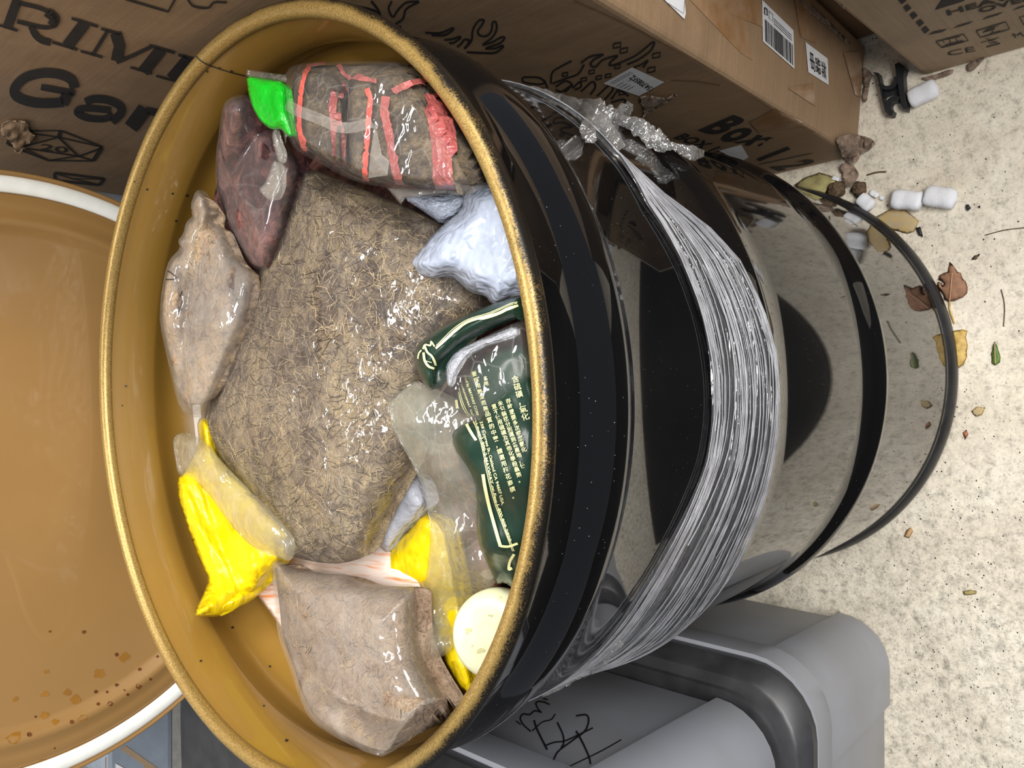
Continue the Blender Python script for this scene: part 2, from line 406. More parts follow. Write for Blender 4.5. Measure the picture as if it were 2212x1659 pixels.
class Surf:
    """A bag lying in the pile: outline seen in the picture, height of its edge, swelling, creases."""
    def __init__(s, outline, z0, bulge, ew, amp=0, freq=30, seed=0, rid=False, stretch=(1, 1), ang=0, rnd=2, z_at=None, jag=0, inwall=True):
        s.poly = smooth_poly(outline, rnd) if rnd else np.array(outline, float)
        s.z0 = z0; s.bulge = bulge; s.ew = ew; s.amp = amp; s.freq = freq; s.seed = seed; s.rid = rid; s.st = stretch; s.ang = ang
        s.za = z_at; s.jag = jag; s.inwall = inwall
    def z(s, P, nz=True):
        P = np.atleast_2d(P); d = edged(P, s.poly)
        if s.za is None: base = np.full(len(P), s.z0)
        else:
            A = np.array(s.za, float); w = 1/(np.linalg.norm(P[:, None, :]-A[None, :, :2], axis=2)**2.5+1); base = (w*A[:, 2]).sum(1)/w.sum(1)
        if s.inwall:
            wz = wallz(P)+.006; base = base + np.maximum(wz-base, 0)
        t = np.minimum(d/s.ew, 1); z = base+s.bulge*np.sqrt(1-(1-t)**2)
        if nz and s.amp:
            q = onz(P, .8); c, sn = math.cos(s.ang), math.sin(s.ang)
            u = (q[:, 0]*c+q[:, 1]*sn)*s.freq*s.st[0]; v = (-q[:, 0]*sn+q[:, 1]*c)*s.freq*s.st[1]
            nn = crease(u, v, s.seed) if s.rid else fbm(u, v, s.seed, 4)
            z = z + s.amp*nn*np.minimum(.25+d/s.ew*2, 1)
        return z
    def mesh(s, step=6, lift=0, thick=.03, closed=True, scale=1, extra=None):
        poly = s.poly
        if scale != 1: c = poly.mean(0); poly = c+(poly-c)*scale
        B = resample(poly, step)
        if s.jag: B = B + RNG.uniform(-s.jag, s.jag, B.shape)
        x0, y0 = B.min(0); x1, y1 = B.max(0)
        gx, gy = np.meshgrid(np.arange(x0, x1, step), np.arange(y0, y1, step*.87)); gx[::2] += step/2
        G = np.stack([gx.ravel(), gy.ravel()], 1)+RNG.uniform(-.15, .15, (gx.size, 2))*step
        G = G[inside(G, B)]; G = G[edged(G, B) > step*.55]
        nb = len(B); A = np.vstack([B, G])
        r = delaunay_2d_cdt([Vector(p) for p in A], [(i, (i+1) % nb) for i in range(nb)], [], 1, 1e-5)
        V2 = np.array([tuple(v) for v in r[0]]); tris = [tuple(f) for f in r[2]]
        z = s.z(V2)+lift
        P = s.place(V2, z)
        d = edged(V2, B)
        V = [tuple(p) for p in P]; Fc = list(tris)
        if closed:
            t = np.minimum(d/(s.ew*1.0), 1); th = thick*np.sqrt(1-(1-t)**2)
            idx = {}
            for i in range(len(V2)):
                if d[i] < .01: idx[i] = i
                else: idx[i] = len(V); V.append((P[i][0], P[i][1], P[i][2]-th[i]-.0005))
            Fc += [tuple(idx[i] for i in reversed(f)) for f in tris]
        return V, Fc
    def place(s, p, z):
        P = onz(p, z)
        r = np.hypot(P[:, 0], P[:, 1]); k = np.where((r > .2815) & s.inwall, .2815/np.maximum(r, 1e-6), 1)
        P[:, 0] *= k; P[:, 1] *= k
        return P
def surf_obj(name, s, mat, parent, step=6, **k):
    lb = k.pop('label', None)
    V, Fc = s.mesh(step, **k); return obj(name, V, Fc, mat, parent, label=lb)

def strips(lines, wdt):
    """polylines -> list of quads strips in picture coordinates (widths in px)"""
    V, Fc = [], []
    for ln in lines:
        w_ = wdt
        if isinstance(ln, dict): w_ = ln['w']; ln = ln['p']
        p = []
        ln = [np.array(a, float) for a in ln]
        for a, b in zip(ln, ln[1:]):
            n = max(1, int(np.linalg.norm(b-a)/14))
            p += [a+(b-a)*k/n for k in range(n)]
        p.append(ln[-1]); k0 = len(V)
        for i, a in enumerate(p):
            t = p[min(i+1, len(p)-1)]-p[max(i-1, 0)]; t = t/(np.linalg.norm(t)+1e-9); nn = np.array([-t[1], t[0]])*w_/2
            V += [a+nn, a-nn]
        Fc += [(k0+2*i, k0+2*i+1, k0+2*i+3, k0+2*i+2) for i in range(len(p)-1)]
    return V, Fc
def decal(name, V2, Fc, tree, mat, parent, off=.0006, label=None):
    P = hit(tree, V2, off); ok = [p is not None for p in P]
    ix = {}; V = []
    for i, p in enumerate(P):
        if ok[i]: ix[i] = len(V); V.append(p)
    F2 = [tuple(ix[i] for i in f) for f in Fc if all(ok[i] for i in f)]
    o = obj(name, V, F2, mat, parent, smooth=False, label=label); return o
def curve_px(pts, n=8):
    """Catmull-Rom through picture points"""
    p = [np.array(a, float) for a in pts]; q = [2*p[0]-p[1]]+p+[2*p[-1]-p[-2]]; out = []
    for i in range(1, len(q)-2):
        for k in range(n):
            t = k/n; a, b, c, d = q[i-1:i+3]
            out.append(.5*((2*b)+(c-a)*t+(2*a-5*b+4*c-d)*t*t+(3*b-a-3*c+d)*t**3))
    out.append(p[-1]); return out
TXT = {}
def text2d(s, bold=0, ext=1):
    k = (s, bold)
    if k not in TXT:
        cu = bpy.data.curves.new('t', 'FONT'); cu.body = s; cu.size = 1; cu.offset = bold; cu.resolution_u = 3
        o = bpy.data.objects.new('t', cu); COL.objects.link(o)
        dg = bpy.context.evaluated_depsgraph_get(); me = bpy.data.meshes.new_from_object(o.evaluated_get(dg))
        V = np.array([v.co[:2] for v in me.vertices]); Fc = [tuple(p.vertices) for p in me.polygons]
        bpy.data.objects.remove(o); bpy.data.curves.remove(cu); bpy.data.meshes.remove(me)
        TXT[k] = (V, Fc)
    return TXT[k]
def text_px(s, p0, p1, p2, bold=0, cap=None):
    """p0 baseline start, p1 baseline end, p2 top of first letter"""
    V, Fc = text2d(s, bold)
    p0, p1, p2 = (np.array(a, float) for a in (p0, p1, p2))
    x0, x1 = V[:, 0].min(), V[:, 0].max(); h = cap or .72
    u = (V[:, 0:1]-x0)/(x1-x0); v = V[:, 1:2]/h
    return p0+u*(p1-p0)+v*(p2-p0), Fc
def join2d(parts):
    V, Fc = [], []
    for a, f in parts:
        k = len(V); V += [np.array(x) for x in a]; Fc += [tuple(i+k for i in g) for g in f]
    return V, Fc
def vtext(s, p0, p1, size, tilt=0, bold=.01):
    """characters set one under the other from p0 to p1"""
    p0 = np.array(p0, float); p1 = np.array(p1, float); out = []; n = len(s)
    c, sn = math.cos(tilt), math.sin(tilt)
    for i, ch in enumerate(s):
        V, Fc = text2d(ch, bold)
        if not len(V): continue
        q = p0+(p1-p0)*((i+.5)/n)
        v = (V-np.array([.5, .36]))*size*np.array([1, -1])
        out.append((q+np.stack([v[:, 0]*c-v[:, 1]*sn, v[:, 0]*sn+v[:, 1]*c], 1), Fc))
    return join2d(out)

# ================================================================= floor
fl = obj('floor', [(-2, -2, 0), (2, -2, 0), (2, 2, 0), (-2, 2, 0)], [(0, 1, 2, 3)], M['floor'], smooth=False)
fl['kind'] = 'structure'
FT = bvh(fl)
wb = obj('wall_back', [(-2, 1.3, 0), (2, 1.3, 0), (2, 1.3, 2.6), (-2, 1.3, 2.6)], [(0, 1, 2, 3)], plain('grey_wall', srgb(150, 148, 144), .8), smooth=False)
wb['kind'] = 'structure'

mq = [(-1.9, -1.9), (.39, -2.0), (.39, -.47), (-.60, -.43), (-.79, -.16), (-.80, .4), (-1.9, .4)]  # outline of a mat added out of view to darken the drum's reflection
mt_ = tag(obj('floor_mat', [(x, y, z) for z in (.0005, .008) for x, y in mq], [tuple(reversed(range(7))), tuple(range(7, 14))]+[(i, (i+1) % 7, 7+(i+1) % 7, 7+i) for i in range(7)], plain('added_dark_mat', (.02, .017, .014, 1), .8, var=.3, vs_=3), smooth=False), 'unseen dark mat added to give the drum side a dark reflection', 'mat')
# ================================================================= steel drum
drum = thing('steel_drum', 'tall glossy black open steel drum with ochre inside, packed with bags of dried herbs', 'drum')
def hoop(z, rb, rp, hw):
    o = []
    for k in range(17):
        t = k/16*2-1
        o.append((rb+(rp-rb)*((math.cos(t*PI)+1)/2)**.6, z+t*hw))
    return o
RB = .2865
prof = [(0, .012), (.27, .012), (.280, .006), (.283, .001), (.288, 0), (.2915, .003), (.2928, .008), (.2928, .014), (.2915, .019), (.2885, .023), (.2868, .025), (RB, .034), (RB, .25)]
prof += [(RB, .268)] + hoop(.305, RB, .2960, .023) + [(RB, .36), (RB, .53)] + hoop(.583, RB, .2955, .021) + [(RB, .64), (RB, .72)]
prof += hoop(.806, RB, .2985, .030) + [(.2872, .845), (.2885, .862), (.2915, .872)]
V, Fc = lathe(prof, 192)
shell = obj('drum_shell', V, Fc, M['black'], drum, label='glossy black enamelled side with rolled hoops'); recalc(shell)
ip = [(0, .016)] + [(r-.0022 if r > .2 else r, z) for r, z in prof if z > .019]
ip = [(r, z) if z < .86 else (r-.001, z) for r, z in ip]
ip[-1] = (.2893, .872); ip.append((.2900, .8765))
V, Fc = lathe(ip, 192)
lin = obj('inner_lining', V, Fc, M['gold'], drum, label='ochre enamel lining')
lin.data.flip_normals()
rp = [(.2955+.0068*math.cos(a), .8792+.0068*math.sin(a)) for a in np.linspace(-PI*1.05, PI*1.05, 28)]
V, Fc = lathe(rp, 256)
rim = obj('rim', V, Fc, M['rim'], drum, label='rolled rim, ochre fading to black')
LT = bvh(lin, rim)
V2, F2 = strips([curve_px([(424, 122), (440, 135), (470, 147), (500, 156), (540, 166)])], 2.5)
decal('seam', V2, F2, LT, M['scratch'], drum, .0004, label='dark cracked seam in the lining')
V2, F2 = join2d([(lambda c, r: ([np.array(c)+r*np.array([math.cos(a), math.sin(a)*.8]) for a in np.linspace(0, 2*PI, 9)[:-1]], [tuple(range(8))]))(c, r)
     for c, r in [((318, 409), 3), ((373, 418), 3), ((404, 422), 3.5), ((380, 477), 3), ((272, 834), 3), ((264, 876), 2.4), ((448, 154), 2.6), ((474, 147), 3.4), ((500, 153), 3), ((619, 1600), 4), ((570, 1525), 2.5), ((434, 1428), 3), ((502, 1356), 3.5), ((583, 1440), 3), ((291, 392), 2)]])
decal('chip', V2, F2, LT, M['scratch'], drum, .0004, label='small dark chips in the lining')
V, Fc = lathe([(.2868, .0012), (.291, .0008), (.2935, .004), (.2942, .009), (.2938, .015), (.2920, .020), (.2890, .024), (.2868, .026)], 192)
obj('bottom_chime', V, Fc, M['chime'], drum, label='dull dark bottom rim'); DT = bvh(shell)

# ================================================================= drum lid
LC = np.array([-.064, .312, .958]); tl, az = .05, -.045
n_ = np.array([math.sin(az)*math.cos(tl), -math.cos(az)*math.cos(tl), math.sin(tl)])
u_ = np.cross([0, 0, 1.], n_); u_ /= np.linalg.norm(u_); v_ = np.cross(n_, u_)
def lidmesh(pr, close=False, seg=160):
    V, Fc = lathe(pr, seg, close=close)
    return [tuple(LC+a*u_+b*v_+c*n_) for a, b, c in V], Fc
lid = thing('drum_lid', 'round ochre enamelled drum lid with white gasket, standing upright behind the drum', 'lid', tuple(LC-v_*.3))
pr = [(0, -.004), (.10, -.004), (.238, -.004), (.243, -.003), (.248, .0035), (.252, .0055), (.257, .0045), (.262, .002), (.268, .0015), (.277, .002), (.281, -.001), (.296, -.001), (.2985, .003), (.3005, .005), (.3022, .003), (.302, -.004), (.299, -.008), (.2, -.009), (0, -.009)]
V, Fc = lidmesh(pr); lidp = obj('lid_panel', V, Fc, M['lidgold'], lid)
gp = [(.289+.0085*math.cos(a), .0015+.004*math.sin(a)) for a in np.linspace(0, 2*PI, 13)[:-1]]
V, Fc = lidmesh(gp, True); obj('gasket', V, Fc, M['gasket'], lid, label='white rubber gasket ring')
T = bvh(lidp)
def blob(c, r, e=1, jit=.2, n=10, ang=0):
    o = []
    for k in range(n):
        a = 2*PI*k/n; rr = r*(1+random.uniform(-jit, jit)); x, y = rr*math.cos(a)*e, rr*math.sin(a)
        o.append(np.array(c)+np.array([x*math.cos(ang)-y*math.sin(ang), x*math.sin(ang)+y*math.cos(ang)]))
    return o, [tuple(range(n))]
sd = [((302, 1446), 4), ((252, 1414), 4), ((299, 1483), 5.5), ((252, 1480), 4), ((238, 1520), 5), ((212, 1521), 3.4), ((231, 1495), 3), ((276, 1500), 3), ((325, 1467), 3), ((269, 1491), 2), ((207, 1494), 4), ((63, 1587), 4.5), ((155, 1559), 4.5), ((77, 1548), 2.5), ((118, 1616), 2), ((181, 1365), 4), ((73, 1655), 4), ((340, 1418), 3), ((225, 1592), 5), ((108, 1364), 2.5)]
V2, F2 = join2d([blob(c, r, 1.2, .15) for c, r in sd]); decal('rust_spot', V2, F2, T, M['stain'], lid, .0004, label='dark brown rust spots')
sd = [((163, 1511), 9), ((97, 1500), 6), ((270, 1420), 9), ((30, 1595), 12), ((95, 1545), 8), ((33, 1510), 5), ((100, 1451), 4), ((178, 1550), 7), ((214, 1455), 9), ((145, 1495), 7), ((120, 1560), 6)]
V2, F2 = join2d([blob(c, r, 1.4, .3, 12, -.4) for c, r in sd]+[strips([curve_px([(85, 1645), (110, 1640), (135, 1630), (160, 1617), (190, 1604), (222, 1591)])], 7)])
decal('water_mark', V2, F2, T, M['stain2'], lid, .0003, label='dried water marks')

# ================================================================= boxes
def boxmesh(c8):
    """8 corners: bottom 4 counterclockwise, top 4"""
    return c8, [(3, 2, 1, 0), (4, 5, 6, 7), (0, 1, 5, 4), (1, 2, 6, 5), (2, 3, 7, 6), (3, 0, 4, 7)]
def bev(o, w_=.004, seg=3):
    bm = bmesh.new(); bm.from_mesh(o.data)
    bmesh.ops.recalc_face_normals(bm, faces=bm.faces)
    bmesh.ops.bevel(bm, geom=bm.edges[:], offset=w_, segments=seg, affect='EDGES', profile=.5)
    bm.to_mesh(o.data); bm.free()
    o.data.polygons.foreach_set('use_smooth', [False]*len(o.data.polygons)); return o
def dent(o, amp, freq, cuts=0):
    bm = bmesh.new(); bm.from_mesh(o.data)
    if cuts:
        bmesh.ops.subdivide_edges(bm, edges=[e for e in bm.edges if e.calc_length() > .05], cuts=cuts, use_grid_fill=True)
    bm.normal_update()
    from mathutils import noise as mn
    for v in bm.verts:
        v.co += v.normal*amp*mn.noise(v.co*freq)
    bm.to_mesh(o.data); bm.free()
    o.data.polygons.foreach_set('use_smooth', [True]*len(o.data.polygons))

gb = thing('cardboard_box', 'large tall brown shipping carton with flame drawings standing right against the drum', 'box', (.39, .2, 0))
yb = lambda z: -.178-.045*z
H = 1.25
gbm = obj('box_body', *boxmesh([(.308, yb(0), .001), (.462, yb(0)-.022, .001), (.462, .64, .001), (.308, .64, .001), (.312, yb(H), H), (.466, yb(H)-.022, H), (.466, .64, H), (.312, .64, H)]), M['card'], gb, smooth=False)
bev(gbm, .006)
GT = bvh(gbm)
def cr(pts, s=2.962, ox=0, oy=0): return [(ox+x/s, oy+y/s) for x, y in pts]
def W_(pts, w_, s=2.962, ox=0, oy=0): return {'p': cr(pts, s, ox, oy), 'w': w_/s}
V2, F2 = strips([W_([(112, -10), (45, 175)], 62), W_([(-5, 155), (112, 192)], 16),
  W_(curve_px([(110, 12), (250, 45), (340, 90), (362, 135), (330, 165), (260, 168), (110, 132)], 6), 26), W_(curve_px([(300, 70), (352, 115), (330, 158)], 6), 62), W_(curve_px([(200, 160), (225, 215), (265, 250), (325, 268)], 6), 44),
  W_([(545, 140), (430, 290)], 76), W_([(458, 112), (626, 165)], 17), W_([(335, 265), (495, 314)], 17),
  W_([(690, 190), (590, 350)], 24), W_([(646, 178), (770, 214)], 18), W_([(515, 322), (655, 362)], 15),
  W_([(740, 205), (765, 290), (745, 385)], 74), W_([(745, 395), (860, 345), (975, 290)], 24), W_([(1030, 310), (915, 455)], 76), W_([(955, 285), (1118, 333)], 18), W_([(833, 425), (970, 467)], 15),
  W_([(1205, 370), (1095, 500)], 76), W_([(1140, 345), (1235, 372)], 18), W_([(998, 480), (1112, 512)], 15)], 1)
decal('lettering', V2, F2, GT, M['ink'], gb, .0008, label='large black serif letters')
V2, F2 = strips([W_(curve_px([(478, 560), (455, 505), (380, 470), (270, 462), (160, 492), (95, 560), (110, 615), (210, 650), (320, 655), (405, 648)], 6), 62), W_([(262, 552), (478, 592)], 40), W_([(440, 575), (398, 660)], 70),
  W_(curve_px([(545, 648), (600, 628), (690, 636), (765, 672), (770, 720), (715, 775)], 6), 52), W_(curve_px([(705, 700), (600, 690), (515, 690), (495, 718), (560, 750), (660, 755), (720, 735)], 6), 44),
  W_([(925, 690), (835, 812)], 92), W_([(930, 700), (1020, 722)], 46)], 1)
decal('lettering', V2, F2, GT, M['ink'], gb, .0009, label='large black rounded letters')
# twenty-sided die drawing, second die, flames, hands
D = lambda p, w_: W_(p, w_, 7.213, 0, 250)
V2, F2 = strips([D([(170, 190), (370, 175), (100, 440)][:2], 34), D([(200, 190), (120, 440)], 62), D([(130, 440), (330, 530), (760, 695)], 24), D([(400, 225), (950, 225)], 20), D([(400, 255), (905, 325)], 20), D([(945, 225), (905, 325)], 60), D([(950, 225), (1600, 480)], 24),
  D([(905, 325), (1590, 480)], 20), D([(905, 325), (300, 490)], 24), D([(905, 325), (1220, 625)], 28), D([(1590, 490), (1220, 625)], 28), D([(1580, 490), (1450, 690)], 60), D([(1220, 625), (1450, 690)], 22), D([(760, 690), (1450, 695)], 24), D([(760, 685), (1220, 620)], 22), D([(400, 500), (1220, 622)], 22), D([(230, 240), (330, 480)], 44), D([(130, 450), (380, 460)], 22), D([(400, 510), (760, 690)], 18)], 1)
a = text_px('20', (0+610/7.213, 250+515/7.213), (0+1040/7.213, 250+575/7.213), (640/7.213, 250+425/7.213), .01)
V2, F2 = join2d([(V2, F2), a]); decal('printed_drawing', V2, F2, GT, M['ink'], gb, .0008, label='line drawing of a twenty-sided die')
V2, F2 = strips([D([(850, 880), (1620, 975)], 34), D([(850, 880), (850, 1000)], 44), D([(850, 1000), (1540, 1075)], 34), D([(1620, 975), (1540, 1075)], 44), D([(880, 900), (1120, 975), (1600, 980)], 14), D([(1120, 975), (1500, 1060)], 14)], 1); decal('printed_drawing', V2, F2, GT, M['ink'], gb, .0008, label='second smaller die drawing, dark, near the drum')
G = lambda p, w_=13: W_(curve_px(p, 5), w_, 2.911, 740, 0)
fl_ = [G([(240, 105), (220, 70), (170, 50), (75, 30)]), G([(240, 110), (180, 60), (130, 45)], 14), G([(180, 0), (220, 50), (240, 100)], 16), G([(310, 0), (290, 40), (300, 80), (320, 98), (345, 60), (400, 10), (480, 2)]), G([(480, 5), (400, 50), (380, 110), (330, 150), (370, 165)]),
  G([(520, 200), (620, 200), (690, 170), (690, 185), (640, 215), (560, 215)]), G([(640, 245), (690, 240), (735, 225), (738, 235), (700, 262), (670, 265)]), G([(720, 290), (745, 270), (765, 245), (795, 245), (790, 270), (765, 300)]), G([(765, 300), (810, 250), (820, 180), (855, 125), (888, 120), (880, 145), (850, 190), (868, 218), (905, 220), (935, 190), (945, 135), (965, 135), (968, 180), (940, 230), (880, 275)]),
  G([(880, 278), (940, 260), (1000, 228), (1018, 235), (990, 265), (920, 290), (900, 303)]), G([(900, 300), (960, 298), (1000, 282), (1008, 292), (960, 325), (900, 328), (780, 322)])]
g2 = [G(p, 12) for p in [[(1140, 480), (1230, 482), (1270, 510), (1240, 525), (1150, 515), (1130, 495), (1140, 480)], [(1200, 545), (1280, 555)], [(1270, 500), (1290, 550)], [(1310, 520), (1320, 450), (1380, 410), (1440, 378)], [(1320, 520), (1400, 490), (1480, 460), (1520, 400)], [(1500, 390), (1560, 350), (1640, 338), (1580, 370), (1560, 400), (1590, 415), (1640, 370), (1730, 345), (1690, 380), (1680, 405), (1730, 395), (1850, 340), (1955, 258), (1940, 310), (1860, 370), (1790, 400)], [(1830, 420), (1880, 400), (1920, 375), (1890, 420)], [(1340, 540), (1400, 505), (1440, 520), (1450, 545), (1490, 510), (1500, 540), (1460, 560)], [(1500, 570), (1570, 510), (1590, 540), (1560, 590)], [(1600, 600), (1680, 530), (1700, 560), (1650, 620)], [(1690, 620), (1740, 560), (1800, 600)], [(1690, 640), (1770, 620), (1780, 650)], [(1340, 560), (1380, 570), (1440, 530), (1400, 575)]]]
for cx, cy in [(1727, 280), (1770, 312), (1975, 343), (1730, 414), (1943, 434), (1568, 447), (1612, 483), (1672, 471), (1757, 580), (1518, 495), (1400, 463)]:
    k = 1.0 if cy < 350 or cx > 1900 else .75
    g2.append(W_([(cx-22*k, cy-10*k), (cx+24*k, cy-18*k), (cx+20*k, cy+10*k), (cx-24*k, cy+18*k), (cx-22*k, cy-10*k)], 10, 2.911, 740, 0))
V2, F2 = strips(fl_, 1); decal('printed_drawing', V2, F2, GT, M['ink'], gb, .0008, label='outline drawing of reaching hands')
V2, F2 = strips(g2, 1); decal('printed_drawing', V2, F2, GT, M['ink'], gb, .0008, label='outline drawing of flames with diamond sparks')
V2, F2 = strips([W_([(800, -12), (1075, 70), (1120, -10)], 14), W_(curve_px([(1200, -10), (1240, 35), (1330, 45), (1370, 10), (1450, 10)], 4), 14)], 1)
decal('printed_drawing', V2, F2, GT, M['ink'], gb, .0008, label='outline drawing cut by the picture edge')
X = lambda x, y: (1450+x/3.95, y/3.95)
parts = [text_px('B', X(240, 1100), X(390, 1150), X(530, 975), .04), text_px('o', X(400, 1165), X(530, 1215), X(640, 1050), .04, .58), text_px('x', X(540, 1205), X(680, 1235), X(790, 1130), .035, .6), text_px(':', X(740, 1235), X(765, 1240), X(850, 1150), .05, .6),
         text_px('1', X(728, 1350), X(752, 1372), X(1010, 1240), .0), text_px('/', X(740, 1395), X(860, 1395), X(1110, 1300), .0), text_px('2', X(850, 1420), X(930, 1455), X(1180, 1350), .03)]
V2, F2 = join2d(parts); decal('lettering', V2, F2, GT, M['ink'], gb, .0009, label='BOX 1/2 printed in black')
parts = [text_px('BOX 1/2', X(20, 1170), X(440, 1330), X(120, 1130), .03)]
V2, F2 = join2d(parts); decal('lettering', V2, F2, GT, M['ink'], gb, .0009, label='small black print')
def quad_label(name, px, tree, parent, label, mat='label', off=.0012, n=6):
    px = [np.array(p, float) for p in px]; V2 = []
    for i in range(n+1):
        for j in range(n+1):
            u, v = i/n, j/n; V2.append((px[0]*(1-u)+px[1]*u)*(1-v)+(px[3]*(1-u)+px[2]*u)*v)
    F2 = [(i*(n+1)+j, (i+1)*(n+1)+j, (i+1)*(n+1)+j+1, i*(n+1)+j+1) for i in range(n) for j in range(n)]
    return decal(name, V2, F2, tree, M[mat], parent, off, label=label)
def bil(px, u, v):
    px = [np.array(p, float) for p in px]; return (px[0]*(1-u)+px[1]*u)*(1-v)+(px[3]*(1-u)+px[2]*u)*v
# upside-down shipping label on the printed face
lq = [(1303, 178), (1365, 143), (1435, 175), (1380, 205)]
quad_label('paper_label', lq, GT, gb, 'white address label with upside-down number')
parts = [text_px('154.7085FZ', (1413, 187), (1368, 158), (1403, 194.5), .02)] + [strips([[bil(lq, .12, v), bil(lq, .85, v)]], .8) for v in (.1, .16)] + [strips([[bil(lq, .1, v), bil(lq, .35, v)]], 1) for v in (.3, .4, .5, .6)] + [strips([[bil(lq, .45, v), bil(lq, .6, v)]], 1) for v in (.35, .75, .85)]
V2, F2 = join2d(parts); decal('label_print', V2, F2, GT, M['ink'], gb, .0017)
# end-face labels
lq = [(1644, 0), (1712, 66), (1714, 149), (1646, 90)]
quad_label('paper_label', lq, GT, gb, 'white barcode label')
bars = []; x = .06
while x < .95:
    w_ = random.choice([.012, .02, .03]); a = [bil(lq, x, .42), bil(lq, x+w_, .42), bil(lq, x+w_, .95), bil(lq, x, .95)]; bars.append((a, [(0, 1, 2, 3)])); x += w_+random.choice([.012, .02, .028])
bars += [strips([[bil(lq, .35, v), bil(lq, .92, v)]], .9) for v in (.2, .26, .32)] + [strips([[bil(lq, u, v) for u, v in ((.06, .14), (.14, .13), (.14, .28), (.06, .30), (.06, .14))]], 2.2), strips([[bil(lq, u, v) for u, v in ((.2, .12), (.32, .12), (.32, .3), (.2, .3), (.2, .12))]], .8)]
V2, F2 = join2d(bars); decal('label_print', V2, F2, GT, M['ink'], gb, .0018, label='barcode bars')
lq = [(1738, 91), (1786, 127), (1788, 184), (1744, 156)]
quad_label('paper_label', lq, GT, gb, 'white sticker with black characters')
cj = []
for i, ch in enumerate('电器装'[::1]):
    q0 = bil(lq, .13+.27*i, .88); q1 = bil(lq, .13+.27*i, .28); q2 = bil(lq, .38+.27*i, .28) if i < 2 else bil(lq, .90, .28)
    V_, F_ = text2d(ch, .005); mn, mx = V_.min(0), V_.max(0); uv = (V_-mn)/(mx-mn)
    # characters lie on their side
    uu = uv[:, 1:2]; vv = uv[:, 0:1]
    P = np.array([bil(lq, .12+.27*i+.23*(1-a), .25+.62*b) for a, b in zip(uu[:, 0], vv[:, 0])])
    cj.append((P, F_))
V2, F2 = join2d(cj); decal('label_print', V2, F2, GT, M['ink'], gb, .0018, label='black characters')
quad_label('paper_label', [(1412, -20), (1475, -20), (1479, 30), (1476, 42)], GT, gb, 'white delivery label at the top')
V2, F2 = strips([[(1440, 8), (1473, 30), (1476, 0)]], .8); decal('label_print', V2, F2, GT, M['ink'], gb, .0018)
quad_label('paper_label', [(1553, 324), (1601, 311), (1617, 338), (1600, 348)], GT, gb, 'grey-white label low on the printed face', off=.001)
# tape
for k, q in enumerate([[(1480, -10), (1600, -20), (1625, 130), (1600, 115)], [(1560, -10), (1640, -20), (1650, 60), (1575, 30)], [(1715, 0), (1745, -5), (1762, 95), (1728, 80)], [(1700, 190), (1755, 180), (1760, 230), (1715, 200)], [(1820, 115), (1855, 112), (1868, 215), (1845, 205)]]):
    quad_label('packing_tape', q, GT, gb, 'strip of shiny brown packing tape', 'tape', .0005+.0002*k)
quad_label('packing_tape', [(1672, 233), (1735, 262), (1725, 275), (1648, 282)], GT, gb, 'strip of shiny brown packing tape', 'tape', .0008)
quad_label('packing_tape', [(1620, 263), (1672, 234), (1690, 250), (1640, 285)], GT, gb, 'strip of shiny brown packing tape', 'tape', .0012)
# worn edge fibres and creases along the standing corner
V2, F2 = strips([curve_px([(1450, 100), (1500, 128), (1560, 165), (1640, 215), (1700, 255), (1760, 285)], 5), curve_px([(1240, 0), (1330, 40), (1420, 85), (1520, 140)], 5), [(1450, 172), (1510, 175), (1556, 183)]], 2.2)
decal('crease', V2, F2, GT, M['card3'], gb, .0006, label='creased worn edge')
# ragged torn flaps
def rag(name, px, tree, mat, parent, h=.012, label=None, seed=1, step=5):
    """a crumpled flap standing off the surface"""
    poly = smooth_poly(px, 1); B = resample(poly, step)
    x0, y0 = B.min(0); x1, y1 = B.max(0); gx, gy = np.meshgrid(np.arange(x0, x1, step), np.arange(y0, y1, step))
    G_ = np.stack([gx.ravel(), gy.ravel()], 1).astype(float); G_ = G_[inside(G_, B)]; G_ = G_[edged(G_, B) > step*.5]
    nb = len(B); A = np.vstack([B, G_]); r = delaunay_2d_cdt([Vector(p) for p in A], [(i, (i+1) % nb) for i in range(nb)], [], 1, 1e-5)
    V2 = np.array([tuple(v) for v in r[0]]); o = Vector(CAM); V = []
    for p, d in zip(V2, rays(V2)):
        q = tree.ray_cast(o, Vector(d))
        if q[0] is None: V.append(None); continue
        nn = q[1] if q[1].dot(Vector(d)) < 0 else -q[1]
        hh = h*(.35+.65*abs(float(fbm(np.array([p[0]/16]), np.array([p[1]/16]), seed)[0])))
        V.append(q[0]-Vector(d)*hh*.8+nn*hh*.4)
    ix = {}; VV = []
    for i, v in enumerate(V):
        if v is not None: ix[i] = len(VV); VV.append(v)
    Fc = [tuple(ix[i] for i in f) for f in r[2] if all(i in ix for i in f)]
    nv = len(VV); VV += [v-Vector((0, 0, .0012)) for v in VV]; 
    Fc2 = Fc+[tuple(i+nv for i in reversed(f)) for f in Fc]
    # rim faces
    cnt = {}
    for f in Fc:
        for a, b in zip(f, f[1:]+f[:1]): cnt[(a, b)] = 1
    for (a, b) in list(cnt):
        if (b, a) not in cnt: Fc2.append((b, a, a+nv, b+nv))
    return obj(name, VV, Fc2, mat, parent, label=label)
rag('torn_flap', [(1378, 208), (1400, 200), (1425, 208), (1462, 200), (1460, 206), (1425, 225), (1400, 240), (1386, 258), (1392, 235)], GT, M['torn'], gb, .008, 'torn paper curl under the label', 3)
rag('torn_flap', [(5, 258), (60, 257), (58, 278), (80, 290), (62, 305), (48, 310), (45, 325), (35, 328), (22, 300), (0, 285)], GT, M['card'], gb, .008, 'torn brown flap over the die drawing', 5)
